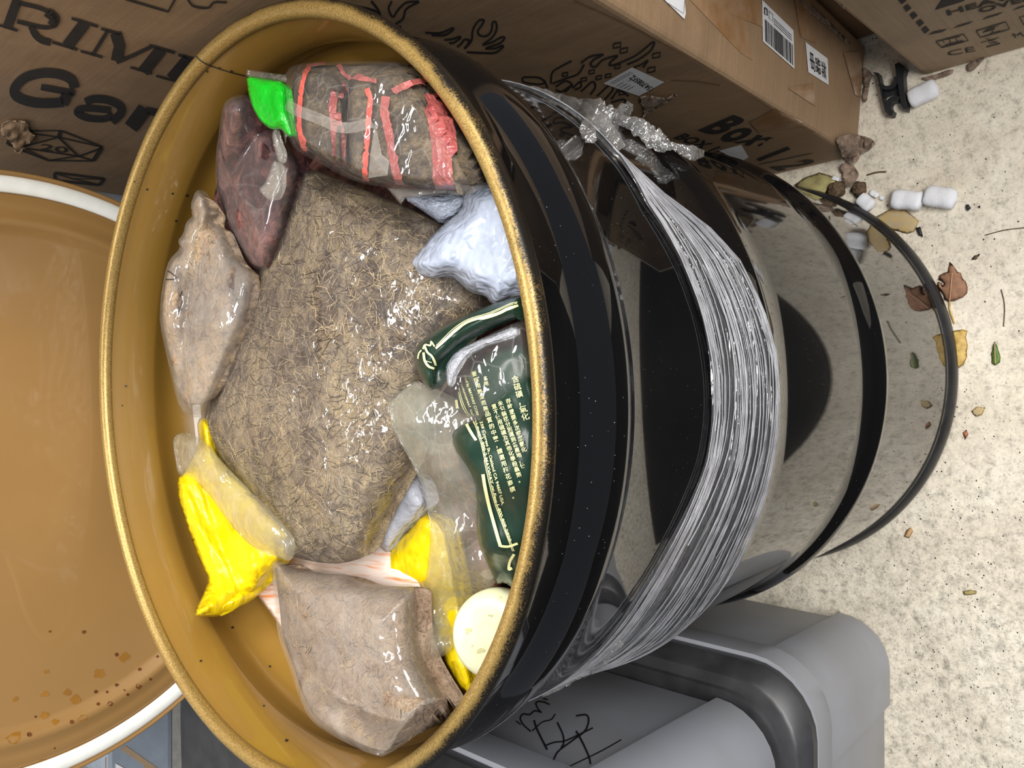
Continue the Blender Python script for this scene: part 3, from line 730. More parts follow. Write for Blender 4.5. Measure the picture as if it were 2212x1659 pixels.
rag('torn_corner', [(1800, 298), (1835, 288), (1880, 298), (1895, 310), (1880, 325), (1858, 335), (1855, 350), (1835, 355), (1820, 335), (1812, 318)], bvh(gbm, fl), M['torn'], gb, .016, 'frayed grey crushed corner at the floor', 8, 3)
rag('torn_corner', [(1860, 150), (1870, 145), (1885, 160), (1878, 185), (1872, 225), (1862, 215), (1868, 180)], bvh(gbm, fl), M['torn'], gb, .008, 'frayed bottom edge', 9, 3)

# heavy box at the right
hb = thing('cardboard_box', 'tan carton marked HEAVY with handling symbols, on the floor in front of the taller carton', 'box', (.55, -.5, 0))
hbm = obj('box_body', *boxmesh([(.396, -.80, .001), (.80, -.80, .001), (.80, -.273, .001), (.396, -.273, .001), (.396, -.80, .62), (.80, -.80, .62), (.80, -.268, .62), (.396, -.268, .62)]), M['card2'], hb, smooth=False)
bev(hbm, .005); HT = bvh(hbm)
Y = lambda x, y: (1700+x/4.32, y/4.32)
parts = [text_px('HEAVY', Y(1500, 140), Y(2250, -60), Y(1480, 95), .03), text_px('OVER', Y(1800, 118), Y(2330, -22), Y(1775, 75), .03), text_px('CE', Y(1505, 520), Y(1760, 472), Y(1490, 475), .0), text_px('M', Y(2130, 350), Y(2215, 335), Y(2095, 312), .0)]
def poly2(p): return ([np.array(Y(*a)) for a in p], [tuple(range(len(p)))])
for cx, cy in [(1075, 0), (1120, 70), (1180, 140), (1240, 210), (1290, 275)]: parts.append(poly2([(cx-38, cy-8), (cx+5, cy-38), (cx+42, cy), (cx-5, cy+36)]))
for x1, y1, x2, y2 in [(1310, 322, 1500, 265), (1545, 262, 1745, 190), (1812, 182, 2025, 105), (2095, 95, 2290, 20)]:
    parts.append(poly2([(x1, y1), (x1+60, y1-32), (x2, y2), (x2-55, y2+30)]))
parts += [poly2([(1380, 88), (1480, -60), (1700, -60), (1650, 5)])]
S = lambda p, w_=2.2: strips([[Y(*a) for a in p]], w_)
parts += [S([(1390, 385), (1645, 315), (1692, 375), (1445, 440), (1390, 385)]), S([(1765, 285), (2040, 200), (2078, 268), (1805, 345), (1765, 285)]), S([(2290, 130), (2170, 155), (2212, 230)]),
  S([(1470, 395), (1450, 372)], 1.6), S([(1530, 400), (1510, 355), (1470, 375), (1510, 355), (1550, 350)], 2), S([(1595, 390), (1570, 340), (1540, 360), (1570, 340), (1615, 340)], 2), S([(1450, 432), (1650, 380)], 1.6), S([(1480, 415), (1640, 372)], 1.6),
  S([(1830, 300), (1900, 250), (1990, 240), (1900, 250), (1925, 300), (1895, 310)], 2.4), S([(1850, 290), (1940, 262)], 3), S([(1925, 305), (1990, 285)], 1.5),
  S([(1860, 435), (1990, 400)], 2.4), S([(1810, 395), (1980, 345)], 1.2), S([(1850, 350), (1960, 400)], 1.2), S([(1880, 380), (1950, 362), (1960, 388), (1895, 402), (1880, 380)], 1.4)]
V2, F2 = join2d(parts); decal('lettering', V2, F2, HT, M['ink'], hb, .0008, label='black warning text and handling symbols')
rag('torn_edge', [(1990, 168), (2010, 165), (2060, 148), (2058, 160), (2030, 170), (2000, 175)], bvh(hbm, fl), M['torn'], hb, .006, 'frayed bottom corner', 4, 3)
rag('torn_edge', [(2090, 137), (2130, 122), (2120, 135), (2100, 155), (2088, 152)], bvh(hbm, fl), M['torn'], hb, .006, 'frayed scrap under the edge', 6, 3)
rag('torn_edge', [(1805, 5), (1822, 8), (1824, 18), (1818, 26), (1808, 18)], HT, M['torn'], hb, .006, 'frayed fibres at the standing edge', 6, 3)
# darker box seen in the gap
db = thing('cardboard_box', 'dark brown carton wedged in the gap between the two bigger cartons', 'box', (.56, -.1, 0))
o = obj('box_body', *boxmesh([(.474, -.255, .001), (.80, -.255, .001), (.80, .3, .001), (.474, .3, .001), (.474, -.255, .7), (.80, -.255, .7), (.80, .3, .7), (.474, .3, .7)]), M['card3'], db, smooth=False); bev(o, .004)
V2 = [(1745, 20), (1800, 60), (1820, 75), (1812, 82), (1790, 66), (1740, 30)]
rag('flap_edge', [(1722, 0), (1745, 8), (1785, 40), (1830, 88), (1838, 95), (1828, 98), (1790, 60), (1740, 20)], bvh(o, gbm), M['torn'], gb, .003, 'ragged pale edge', 11, 4)

# ================================================================= totes
def tring(hx, hy, r, z, rec, cx, cy, ang, col=.055, n=7):
    pts = []
    for q, (sx, sy) in enumerate([(1, -1), (1, 1), (-1, 1), (-1, -1)]):
        ccx, ccy = sx*(hx-r), sy*(hy-r); a0 = -PI/2+q*PI/2
        arc = [(ccx+r*math.cos(a0+PI/2*k/n), ccy+r*math.sin(a0+PI/2*k/n)) for k in range(n+1)]
        tx, ty = [(0, 1), (-1, 0), (0, -1), (1, 0)][q]; bx, by = [(1, 0), (0, 1), (-1, 0), (0, -1)][q]
        # before the arc: panel end and column start
        pts += [(arc[0][0]-bx*col-rec*0, arc[0][1]-by*col)] if False else []
        e = arc[0]; f = arc[-1]
        pin = [(0, 1), (-1, 0), (0, -1), (1, 0)][q]
        pts += [(e[0]-bx*col+pin[0]*rec, e[1]-by*col+pin[1]*rec), (e[0]-bx*col*.93, e[1]-by*col*.93)] + arc
        pin2 = [(-1, 0), (0, -1), (1, 0), (0, 1)][q]; b2 = [(0, 1), (-1, 0), (0, -1), (1, 0)][q]
        c2 = .004
        pts += [(f[0]+b2[0]*c2*.9, f[1]+b2[1]*c2*.9), (f[0]+b2[0]*c2*1.6+pin2[0]*rec, f[1]+b2[1]*c2*1.6+pin2[1]*rec)]
    c, s = math.cos(ang), math.sin(ang)
    return [(cx+x*c-y*s, cy+x*s+y*c, z) for x, y in pts]
def loft(rings, cap0=True, cap1=True):
    n = len(rings[0]); V = [p for r in rings for p in r]; Fc = []
    for i in range(len(rings)-1):
        for k in range(n): k2 = (k+1) % n; Fc.append((i*n+k, i*n+k2, (i+1)*n+k2, (i+1)*n+k))
    if cap0: Fc.append(tuple(reversed(range(n))))
    if cap1: Fc.append(tuple((len(rings)-1)*n+k for k in range(n)))
    return V, Fc
def tote(cx, cy, z0, ang, label, sc=1, dy=0):
    t = thing('storage_tote', label, 'tote', (cx, cy, z0), 'stacked storage totes')
    R = lambda hx, hy, r, z, rec=0: tring(hx*sc, hy*sc+dy, r, z0+z, rec, cx, cy, ang)
    V, Fc = loft([R(.196, .272, .066, .001, .004), R(.203, .278, .068, .006, .008), R(.213, .285, .07, .12, .010), R(.226, .2945, .072, .286, .010), R(.226, .2945, .072, .289, 0), R(.236, .303, .076, .293), R(.2385, .305, .077, .297), R(.237, .304, .077, .333)])
    b = obj('tote_body', V, Fc, M['tote'], t, label='smoky grey tapered body'); 
    bm = bmesh.new(); bm.from_mesh(b.data); bmesh.ops.recalc_face_normals(bm, faces=bm.faces); bm.to_mesh(b.data); bm.free()
    bpy_smooth(b, 35)
    V, Fc = loft([R(.230, .301, .075, .330), R(.232, .303, .076, .334), R(.232, .303, .076, .345), R(.220, .294, .075, .362), R(.216, .290, .074, .365), R(.203, .280, .072, .367), R(.201, .278, .072, .371)])
    l = obj('tote_lid', V, Fc, M['toteblk'], t, label='black snap-on lid'); recalc(l); bpy_smooth(l, 25)
    return t, b, l
def bpy_smooth(o, deg):
    o.data.polygons.foreach_set('use_smooth', [True]*len(o.data.polygons))
    bm = bmesh.new(); bm.from_mesh(o.data)
    for e in bm.edges:
        if len(e.link_faces) == 2 and e.calc_face_angle(0) > math.radians(deg): e.smooth = False
    bm.to_mesh(o.data); bm.free()
t1, b1, l1 = tote(-.553, .104, 0, -.055, 'lower grey storage tote with black lid, on the floor left of the drum')
t2, b2, l2 = tote(-.560, .150, .372, -.055, 'upper grey storage tote with marker writing, stacked on the lower tote', 1, .042)
UT = bvh(b2)
Z = lambda x, y: (900+x/3.687, 1350+y/3.687)
K = lambda p, w_=12: {'p': [Z(*a) for a in curve_px(p, 5)], 'w': w_/3.687}
V2, F2 = strips([K([(1005, 590), (1045, 602)]), K([(1060, 640), (1020, 622), (975, 615), (950, 630), (965, 670), (995, 705)]), K([(990, 700), (940, 690), (900, 720), (850, 715), (825, 750), (850, 800), (910, 855)]), K([(920, 850), (1000, 780), (1070, 760), (1105, 715)], 10),
  K([(935, 765), (960, 840), (1040, 1000)], 16), K([(1015, 970), (1100, 940), (1180, 930), (1290, 880), (1405, 825)]), K([(1120, 780), (1165, 880), (1170, 950), (1150, 985)], 14), K([(1270, 730), (1350, 722), (1370, 770), (1340, 850), (1250, 920), (1130, 1010), (1090, 1080)], 14), K([(1270, 850), (1320, 940), (1370, 1050), (1385, 1115)], 16), K([(1630, 920), (1450, 1020), (1200, 1140)], 10), K([(790, 770), (830, 800)], 10)], 1)
decal('marker_writing', V2, F2, UT, M['marker'], t2, .0008, label='black handwritten characters')

# things behind the drum
bb = thing('storage_bin', 'blue-grey rounded plastic bin standing behind the drum lid', 'bin', (.03, .55, 0))
V, Fc = loft([tring(.235, .19, .07, z, 0, .02, .55, 0) if s == 1 else tring(.235*s, .19*s, .07*s, z, 0, .02, .55, 0) for z, s in [(.001, .93), (.02, .95), (.64, 1), (.66, 1.02), (.90, 1.03), (.93, 1.0)]])
o = obj('bin_body', V, Fc, M['bin'], bb); recalc(o); bpy_smooth(o, 40)
sb = thing('cardboard_box', 'small brown carton behind the drum that props up the lid', 'box', (0, .335, 0))
o = obj('box_body', *boxmesh([(-.28, .302, .001), (.27, .302, .001), (.27, .352, .001), (-.28, .352, .001), (-.28, .302, .652), (.27, .302, .652), (.27, .352, .652), (-.28, .352, .652)]), M['card3'], sb, smooth=False); bev(o, .002, 2)

# ================================================================= contents of the drum
def bag(name, label, cat, outline, z0, bulge, ew, mat, fmat=None, **k):
    kk = dict(amp=.003, freq=40, seed=len(bpy.data.objects)); step = k.pop('step', 7); thick = k.pop('thick', .025); csc = k.pop('csc', .97)
    lift = k.pop('lift', .003); famp = k.pop('famp', .0022)*1.5; ffreq = k.pop('ffreq', 28)*1.6; fang = k.pop('fang', .6); fst = k.pop('fst', (1, .5)); fstep = k.pop('fstep', 5)
    cname = k.pop('cname', 'contents'); clabel = k.pop('clabel', None); flabel = k.pop('flabel', None)
    kk.update(k)
    s = Surf(outline, z0, bulge, ew, **kk)
    c = onz([np.mean(np.array(outline, float), 0)], z0)[0]
    t = thing(name, label, cat, (float(c[0]), float(c[1]), z0-thick))
    ob = surf_obj(cname, s, mat, t, step, thick=thick, scale=csc if fmat else 1, label=clabel)
    fo = None
    if fmat:
        kk2 = dict(kk); kk2.update(amp=famp, freq=ffreq, rid=True, stretch=fst, ang=fang, seed=kk['seed']+9)
        s2 = Surf(outline, z0, bulge, ew, **kk2)
        fo = surf_obj('plastic_film', s2, fmat, t, fstep, closed=False, lift=lift, label=flabel or 'clear plastic wrapping')
    return t, ob, fo, s

# woven sack at the bottom of the gaps
bag('woven_sack', 'white woven sack with thin orange stripes, deep in the drum under the bags', 'sack',
    [(470, 1180), (620, 1140), (760, 1130), (860, 1190), (960, 1260), (960, 1420), (760, 1480), (640, 1400), (592, 1335), (545, 1270)], .765, .012, 60, M['sack'], amp=.001, thick=.03, cname='sack_body')
bag('white_bag', 'grey-white crumpled plastic bag in the middle, above the yellow bag', 'bag',
    [(700, 1010), (900, 1010), (930, 1090), (905, 1120), (865, 1158), (838, 1200), (810, 1172), (760, 1150)], .772, .02, 60, M['greyw'], amp=.004, freq=30, rid=True, thick=.03, cname='plastic_sheet')
# dark filling further down so that the gaps show packed goods
bag('herb_sack', 'dark sack of dried herbs at the bottom of the gaps', 'bag',
    [(470, 330), (640, 300), (900, 380), (1080, 420), (1140, 700), (1150, 1000), (1110, 1250), (900, 1440), (700, 1440), (600, 1250), (460, 1000), (430, 700)], .735, .01, 80, M['berry'], amp=.002, thick=.02, step=14, cname='sack_body')
yb_, o1, _, _ = bag('yellow_bag', 'bright yellow plastic bag against the far left wall of the drum', 'bag',
    [(400, 1015), (382, 1035), (385, 1080), (405, 1140), (432, 1215), (452, 1250), (436, 1290), (419, 1325), (424, 1333), (476, 1333), (482, 1326), (520, 1308), (552, 1280), (585, 1240), (612, 1205), (600, 1180), (640, 1160), (560, 1080), (480, 1000), (455, 900), (425, 905), (430, 960)], .80, .022, 45, M['yellow'], amp=.0045, freq=26, rid=True, stretch=(1.3, .45), ang=-.9, thick=.03, rnd=1, step=5, cname='plastic_sheet')
bag('yellow_bag', 'yellow plastic bag in the middle beside the long clear bag', 'bag',
    [(806, 1230), (838, 1190), (868, 1158), (912, 1104), (960, 1130), (985, 1250), (1000, 1350), (1030, 1500), (1000, 1500), (955, 1420), (905, 1266), (850, 1258), (815, 1256)], .762, .012, 40, M['yellow'], z_at=[(860, 1180, .765), (930, 1300, .768), (1000, 1450, .786)], amp=.004, freq=28, rid=True, stretch=(1, .5), ang=.4, thick=.03, rnd=1, step=5, cname='plastic_sheet')
# pale bag, left
_, pc, pf, ps = bag('herb_bag', 'hazy clear bag of pale roots with marker writing, at the far wall of the drum', 'bag',
    [(423, 410), (443, 411), (462, 440), (480, 462), (462, 478), (482, 482), (498, 520), (515, 560), (552, 592), (540, 680), (500, 780), (470, 850), (440, 893), (400, 897), (382, 868), (362, 780), (345, 700), (346, 650), (356, 590), (366, 560), (390, 536), (384, 520), (396, 505), (402, 480), (418, 465), (411, 445)],
    .812, .03, 55, M['pale'], M['filmpale'], csc=.93, famp=.0034, ffreq=20, rnd=1)
V2, F2 = strips([curve_px([(363, 585), (374, 592), (381, 599), (376, 603), (360, 604)], 4), curve_px([(393, 628), (390, 636), (385, 642), (391, 640)], 4), [(381, 640), (390, 641)], curve_px([(394, 650), (391, 662), (385, 680)], 4), [(378, 660), (384, 664), (392, 669)]], 2)
decal('marker_writing', V2, F2, bvh(pf), M['marker'], pf.parent, .0008, label='black handwriting')
# clear corner bag over yellow
cb, _, _, _ = bag('clear_bag', 'empty crumpled clear bag lying over the yellow bag by the far wall', 'bag',
    [(372, 950), (385, 935), (410, 935), (445, 955), (480, 1000), (540, 1060), (600, 1120), (640, 1170), (630, 1215), (590, 1200), (550, 1185), (520, 1160), (480, 1110), (445, 1060), (410, 1035), (384, 1026), (378, 990)], .822, .018, 40, M['filmzip'], amp=.004, freq=30, rid=True, thick=.006, step=5, cname='plastic_sheet')
# berry bag
_, _, bf, _ = bag('berry_bag', 'thin clear bag of dark red dried berries beside the green packet', 'bag',
    [(482, 225), (500, 208), (535, 202), (575, 250), (625, 290), (655, 350), (640, 420), (620, 500), (580, 590), (545, 580), (520, 540), (495, 495), (478, 450), (465, 400), (466, 330), (475, 270)], .806, .035, 60, M['berry'], M['filmber'], csc=.96, famp=.0015, ffreq=18, cname='berries')
bt = bf.parent
s = Surf([(590, 345), (607, 352), (612, 375), (610, 405), (600, 432), (580, 434), (557, 410), (572, 395), (582, 370)], .862, .008, 12, amp=.003, freq=90, rid=True, rnd=1)
surf_obj('knotted_tail', s, M['filmpale'], bt, 3, thick=.006, label='pale twisted tail of the bag')
s = Surf([(596, 270), (604, 300), (616, 330), (612, 355), (600, 350), (592, 320), (586, 290)], .864, .006, 8, amp=.002, freq=90, rid=True, rnd=1)
surf_obj('knotted_tail', s, M['filmpale'], bt, 3, thick=.004, label='pale twisted tail of the bag')
# green packet
gp_, gpo, _, _ = bag('green_packet', 'small bright green plastic packet tucked beside the brick bundle', 'packet',
    [(531, 162), (570, 170), (616, 176), (624, 240), (636, 300), (618, 292), (606, 278), (585, 280), (562, 262), (545, 232), (536, 200)], .875, .008, 30, M['greenp'], amp=.0015, freq=30, thick=.012, rnd=1, step=4, cname='plastic_sheet')
s = Surf([(533, 150), (575, 156), (618, 162), (617, 178), (575, 172), (531, 166)], .876, .003, 10, amp=.0005, freq=30, rnd=0)
surf_obj('clear_strip', s, M['film'], gp_, 4, thick=.002, label='clear sealed top strip')

# big central bag
BO = [(650, 345), (700, 365), (790, 400), (850, 425), (905, 450), (960, 478), (1010, 540), (1055, 620), (1060, 680), (1010, 730), (950, 820), (905, 900), (900, 980), (880, 1035), (855, 1080), (832, 1120), (805, 1180), (795, 1212), (740, 1228), (690, 1226), (640, 1215), (606, 1205), (612, 1175), (595, 1150), (560, 1095), (505, 1035), (460, 985), (432, 930), (438, 885), (462, 800), (490, 740), (515, 680), (545, 600), (575, 520), (605, 440), (628, 385)]
bag('herb_bag', 'very large clear bag of brown fibrous herbs in the middle of the drum', 'bag',
    BO, .787, .062, 190, M['herb'], M['filmbig'], amp=.0035, freq=38, step=6, thick=.05, csc=.975, famp=.0014, ffreq=24, lift=.004, fstep=4, fst=(1, .6))

def fibres(t, px_poly, n, mats, lmin, lmax, w_, zo):
    tr = bvh(*[c for c in t.children if c.name.startswith('contents')]); off = t.location
    poly = np.array(px_poly, float); lo, hi = poly.min(0), poly.max(0)
    for mi, (mt_, nn_) in enumerate(mats):
        V, Fc = [], []; A = RNG.uniform(lo, hi, (nn_*2, 2)); A = A[inside(A, poly)]; A = A[edged(A, poly) > 22]
        for p in A:
            a = random.uniform(0, 6.28); l = random.uniform(lmin, lmax); da = random.gauss(0, .45); q = [p]
            for k in range(4): q.append(q[-1]+np.array([math.cos(a), math.sin(a)])*l/4); a += da/4*2
            H_ = hit(tr, q, zo)
            if any(h is None for h in H_): continue
            k0 = len(V); ww = w_*random.uniform(.6, 1.5)
            for i, h in enumerate(H_):
                d = (H_[min(i+1, 4)]-H_[max(i-1, 0)]).normalized(); sd = d.cross(Vector((0, -.3, 1))).normalized()*ww; V += [h+sd, h-sd, h+Vector((0, 0, ww))]
            for i in range(4):
                b_ = k0+3*i; Fc += [(b_, b_+2, b_+5, b_+3), (b_+2, b_+1, b_+4, b_+5)]
        o = obj('fibres', V, Fc, M[mt_], t, smooth=False, label='loose fibres of the herb'); o['kind'] = 'stuff'
M['fibp'] = plain('pale_fibre', srgb(198, 176, 138), .8, var=.25, vs_=90); M['fibd'] = plain('dark_fibre', srgb(72, 58, 48), .8, var=.3, vs_=90)
fibres(bpy.data.objects['plastic_film'] and [o for o in bpy.data.objects if o.get('label', '').startswith('very large clear bag')][0], BO, 0, [('fibp', 1500), ('fibd', 1100)], 10, 40, .00018, .0007)

# lower left bag
LO = [(585, 1235), (583, 1212), (604, 1206), (640, 1228), (700, 1232), (745, 1238), (790, 1258), (840, 1262), (896, 1262), (904, 1285), (906, 1380), (920, 1430), (950, 1485), (990, 1550), (965, 1590), (915, 1632), (860, 1640), (800, 1630), (730, 1596), (672, 1560), (645, 1505), (625, 1440), (600, 1375), (594, 1310)]
bag('herb_bag', 'milky translucent bag of ground brown herbs at the left side of the drum', 'bag',
    LO, .79, .05, 110, M['herb2'], M['filmmilk'], csc=.94, famp=.0034, ffreq=13, fst=(1.6, .35), fang=.15, lift=.005, fstep=4, amp=.0025, thick=.045)

fibres([o for o in bpy.data.objects if o.get('label', '').startswith('milky translucent')][0], LO, 0, [('fibp', 300), ('fibd', 200)], 6, 26, .00016, .0006)
# brick bundle
BB = [(612, 165), (628, 143), (662, 135), (760, 131), (870, 131), (930, 140), (985, 200), (1035, 290), (1075, 395), (1010, 415), (940, 417), (860, 408), (795, 400), (750, 386), (700, 358), (650, 332), (628, 312), (614, 270), (608, 215)]
bt_ = thing('herb_brick_bundle', 'clear-wrapped bundle of dark pressed herb bricks tied with red ribbon, under the right rim', 'bundle', (.17, -.02, .78))
sA = Surf([(632, 160), (668, 150), (740, 160), (748, 250), (745, 365), (700, 345), (640, 312), (628, 250)], .84, .045, 15, amp=.0010, freq=120, seed=3, rnd=1)
sB = Surf([(746, 165), (860, 150), (930, 165), (990, 240), (1030, 320), (1055, 395), (1000, 404), (880, 398), (790, 385), (750, 368)], .835, .054, 15, amp=.0010, freq=120, seed=5, rnd=1)
sT = Surf([(640, 150), (700, 140), (880, 138), (930, 150), (985, 215), (950, 230), (860, 205), (740, 200), (650, 190)], .835, .03, 20, amp=.0015, freq=60, seed=6, rnd=1)
ba = surf_obj('herb_brick', sA, M['brick'], bt_, 5, thick=.06); bb_ = surf_obj('herb_brick', sB, M['brick'], bt_, 5, thick=.06); bc = surf_obj('herb_brick', sT, M['brick'], bt_, 6, thick=.04)
BT = bvh(ba, bb_, bc)
Q = lambda p: [(560+x/4.424, 120+y/4.424) for x, y in p]
for pts, w_, mt_ in [([(480, 140), (450, 250), (425, 380), (410, 560), (415, 700), (445, 820), (460, 920)], 11, 'red'), ([(860, 280), (760, 350), (730, 450), (735, 600), (755, 800), (770, 1060)], 14, 'dullred'), ([(1060, 320), (1095, 420), (1080, 560), (1070, 750), (1050, 950), (1035, 1120), (1010, 1190)], 12, 'red'), ([(1240, 400), (1230, 560), (1270, 750), (1310, 980), (1360, 1200)], 17, 'dullred'), *[([(1650+o_, 400), (1740+o_, 640), (1780+o_, 900), (1785+o_, 1240)], 10.5, 'dullred') for o_ in (-72, -27, 18, 63)],
     ([(760, 120), (850, 200), (1000, 240), (1150, 255)], 8, 'dullred'), ([(1300, 350), (1430, 300), (1590, 270)], 12, 'dullred'), ([(470, 130), (620, 110), (740, 90)], 6, 'dullred')]:
    V2, F2 = strips([curve_px(Q(pts), 8)], w_)
    decal('ribbon', V2, F2, BT, M[mt_], bt_, .0028, label='red plastic ribbon')
sF = Surf(BB, .84, .056, 34, amp=.002, freq=30, seed=11, rid=True, stretch=(1, .5), ang=.3, rnd=1)
surf_obj('plastic_film', sF, M['film'], bt_, 5, closed=False, lift=.006, label='clear plastic wrapping')
sF2 = Surf([(835, 405), (1000, 412), (1002, 424), (960, 418), (872, 430), (866, 443)], .845, .003, 10, amp=.001, rnd=0)
surf_obj('film_hem', sF2, M['filmpale'], bt_, 5, thick=.002, label='stiff open hem of the wrapping')
FB = bvh(*[c for c in bt_.children if c.name.startswith('plastic_film')])
V2, F2 = strips([curve_px(Q([(250, 440), (360, 520), (540, 590), (760, 680), (900, 690), (1090, 640)]), 6)], 24)
decal('clear_tape', V2, F2, FB, M['filmpale'], bt_, .001, label='strip of clear tape')
s = Surf(Q([(165, 350), (190, 400), (300, 440), (310, 500), (280, 700), (250, 850), (215, 640), (185, 500)]), .868, .004, 8, amp=.001, rnd=0)
surf_obj('tape_end', s, M['filmpale'], bt_, 4, thick=.002, label='loose end of clear tape')
V2, F2 = join2d([(Q([(1110, 640), (1150, 760), (1190, 950), (1260, 1010), (1240, 1130), (1050, 1150), (1080, 950), (1110, 750)]), [tuple(range(8))])])
decal('paper_tag', V2, F2, FB, M['filmpale'], bt_, .0015, label='folded clear tab')
for cx, cy in [(1740, 1000), (995, 880)]:
    V2, F2 = blob(Q([(cx, cy)])[0], 11, .8, .35, 12); decal('leaf_fragment', V2, F2, BT, M['bark'], bt_, .002, label='flat grey-brown leaf fragment')

# white bag
bag('white_bag', 'glossy white plastic bag by the near rim, beside the green printed bag', 'bag',
    [(885, 568), (897, 552), (940, 500), (1000, 452), (1001, 416), (1040, 388), (1110, 390), (1150, 520), (1150, 640), (1110, 645), (1075, 660), (1060, 655), (1050, 640), (1015, 632), (985, 604), (975, 598), (925, 605), (900, 592)], .835, .03, 50, M['white'], amp=.003, freq=45, rid=True, stretch=(1.4, .5), ang=.9, thick=.05, rnd=1, step=5, cname='plastic_sheet')
bag('white_bag', 'shaded fold of white plastic bag tucked between the brick bundle and the big bag', 'bag',
    [(870, 428), (900, 415), (1010, 410), (1020, 440), (990, 470), (955, 486), (920, 460)], .815, .012, 30, M['white'], amp=.003, freq=30, rid=True, thick=.03, rnd=1, cname='plastic_sheet')

# long clear bag
CO = [(832, 872), (862, 848), (895, 820), (935, 838), (985, 860), (1040, 900), (1060, 1000), (1070, 1180), (1075, 1260), (1010, 1330), (992, 1380), (983, 1404), (945, 1424), (912, 1436), (900, 1410), (903, 1340), (920, 1250), (932, 1150), (915, 1060), (890, 1000), (850, 935)]
cb2, co_, _, cs_ = bag('clear_bag', 'long empty clear plastic bag hanging down beside the green printed bag', 'bag',
    CO, .832, .016, 40, M['filmzip'], amp=.0035, freq=30, rid=True, stretch=(1.5, .4), ang=.15, z_at=[(860, 880, .838), (1000, 1000, .832), (960, 1150, .815), (1050, 1180, .80), (1000, 1320, .762), (930, 1420, .795)], thick=.008, rnd=1, step=5, cname='plastic_sheet')

# green printed bag
gb2 = thing('printed_bag', 'dark green printed herb bag with cream lettering, against the near rim', 'bag', (0, -.2, .78))
sg1 = Surf([(978, 960), (975, 935), (1000, 915), (1035, 905), (985, 890), (985, 850), (1010, 800), (1060, 755), (1150, 735), (1170, 900), (1165, 1080), (1140, 1220), (1115, 1275), (1090, 1258), (1072, 1262), (1055, 1225), (1030, 1165), (1028, 1060), (1005, 1012), (990, 990)], .846, .014, 30, amp=.002, freq=16, seed=21, rnd=1, z_at=[(1060, 780, .848), (1000, 940, .846), (1080, 1000, .842), (1060, 1150, .82), (1090, 1260, .80)])
g1 = surf_obj('printed_panel', sg1, M['dkgreen'], gb2, 5, thick=.03, label='dark green panel with cream text')
sg2 = Surf([(893, 772), (900, 745), (935, 715), (985, 690), (1050, 662), (1115, 640), (1170, 640), (1170, 690), (1115, 684), (1050, 710), (995, 740), (958, 775), (942, 795), (942, 830), (930, 846), (915, 830), (903, 805)], .868, .014, 26, amp=.001, freq=30, seed=23, rnd=1)
g2_ = surf_obj('folded_edge', sg2, M['dkgreen'], gb2, 4, thick=.015, label='rolled dark green edge with cream lines')
GTn = bvh(g1); GT2 = bvh(g2_)
A1 = lambda x, y: (900+x/4.608, 640+y/4.608); A2 = lambda x, y: (900+x/4.608, 980+y/4.608); A3 = lambda x, y: (1000+x/7.54, 780+y/7.54); A4 = lambda x, y: (1020+x/7.54, 980+y/7.54)
def ln(f, p, w_): return strips([curve_px([f(*a) for a in p], 5)], w_)
parts = [ln(A1, [(370, 850), (395, 960), (430, 1150), (520, 1310), (600, 1430)], 6), ln(A1, [(405, 800), (435, 980), (480, 1120), (590, 1290), (640, 1440), (690, 1640)], 1.6), ln(A1, [(420, 800), (450, 980), (500, 1120), (605, 1290), (655, 1440), (705, 1640)], 1.3),
  ln(A2, [(670, 200), (690, 330), (725, 500), (780, 700), (840, 915)], 7), ln(A2, [(680, 60), (760, 400), (840, 640), (960, 960)], 1.6), ln(A2, [(695, 60), (775, 400), (855, 640), (975, 960)], 1.3), ln(A2, [(840, 912), (920, 915), (1010, 885)], 5), ln(A2, [(975, 990), (935, 1060), (925, 1140), (955, 1130)], 6),
  vtext('要採用熱深而無', A3(190, 170), A3(400, 810), 11, -.25), vtext('品質的中藥，請選用梅花商標。', A3(400, 800), A4(715, 720), 12.5, -.30), vtext('各地', A3(385, 240), A3(400, 400), 10, -.2), vtext('意不使用硫磺及其他化學殺蟲劑。', A3(510, 690), A4(815, 460), 11.5, -.32),
  vtext('未包裝機分別運到各產地，使', A3(610, 640), A4(850, 230), 11.5, -.32), vtext('存時還要多次噴灑氨化', A3(740, 600), A3(1020, 1480), 11.5, -.32), vtext('含硫磺，氣化', A3(850, 230), A3(1040, 960), 16, -.28),
  text_px('1-800-909-2828', A2(800, 500), A2(925, 868), A2(828, 492), .02), text_px('338 Cypress St., Oakland CA 94607 USA.', A1(640, 1250), A2(855, 505), A1(668, 1242), .015), text_px('1-800-2-MAYWAY or Fax:', A1(640, 1410), A2(790, 480), A1(668, 1402), .02), text_px('imported by MAYWAY CORP.', A1(460, 730), A1(610, 1190), A1(485, 722), .01), text_px('or Comments? call Toll free:', A1(415, 780), A1(640, 1400), A1(436, 772), .01)]
V2, F2 = join2d(parts); decal('lettering', V2, F2, GTn, M['cream'], gb2, .0009, label='cream printed text')
parts = [ln(A1, [(1000, 95), (760, 190), (530, 260), (380, 360), (200, 520)], 4.5), ln(A1, [(990, 60), (750, 165), (520, 240), (370, 335), (205, 490)], 1.4), ln(A1, [(990, 72), (750, 178), (525, 250), (376, 347), (210, 500)], 1.2), ln(A1, [(190, 500), (155, 455), (150, 490), (95, 490), (75, 530)], 3.5), ln(A1, [(80, 560), (90, 630), (120, 690), (165, 715)], 5), ln(A1, [(90, 500), (120, 560), (165, 600), (185, 680)], 4.5), ln(A1, [(60, 540), (35, 570), (25, 620)], 3), ln(A1, [(80, 640), (150, 650)], 1.5)]
V2, F2 = join2d(parts); decal('printed_line', V2, F2, GT2, M['cream'], gb2, .0009, label='cream border lines')
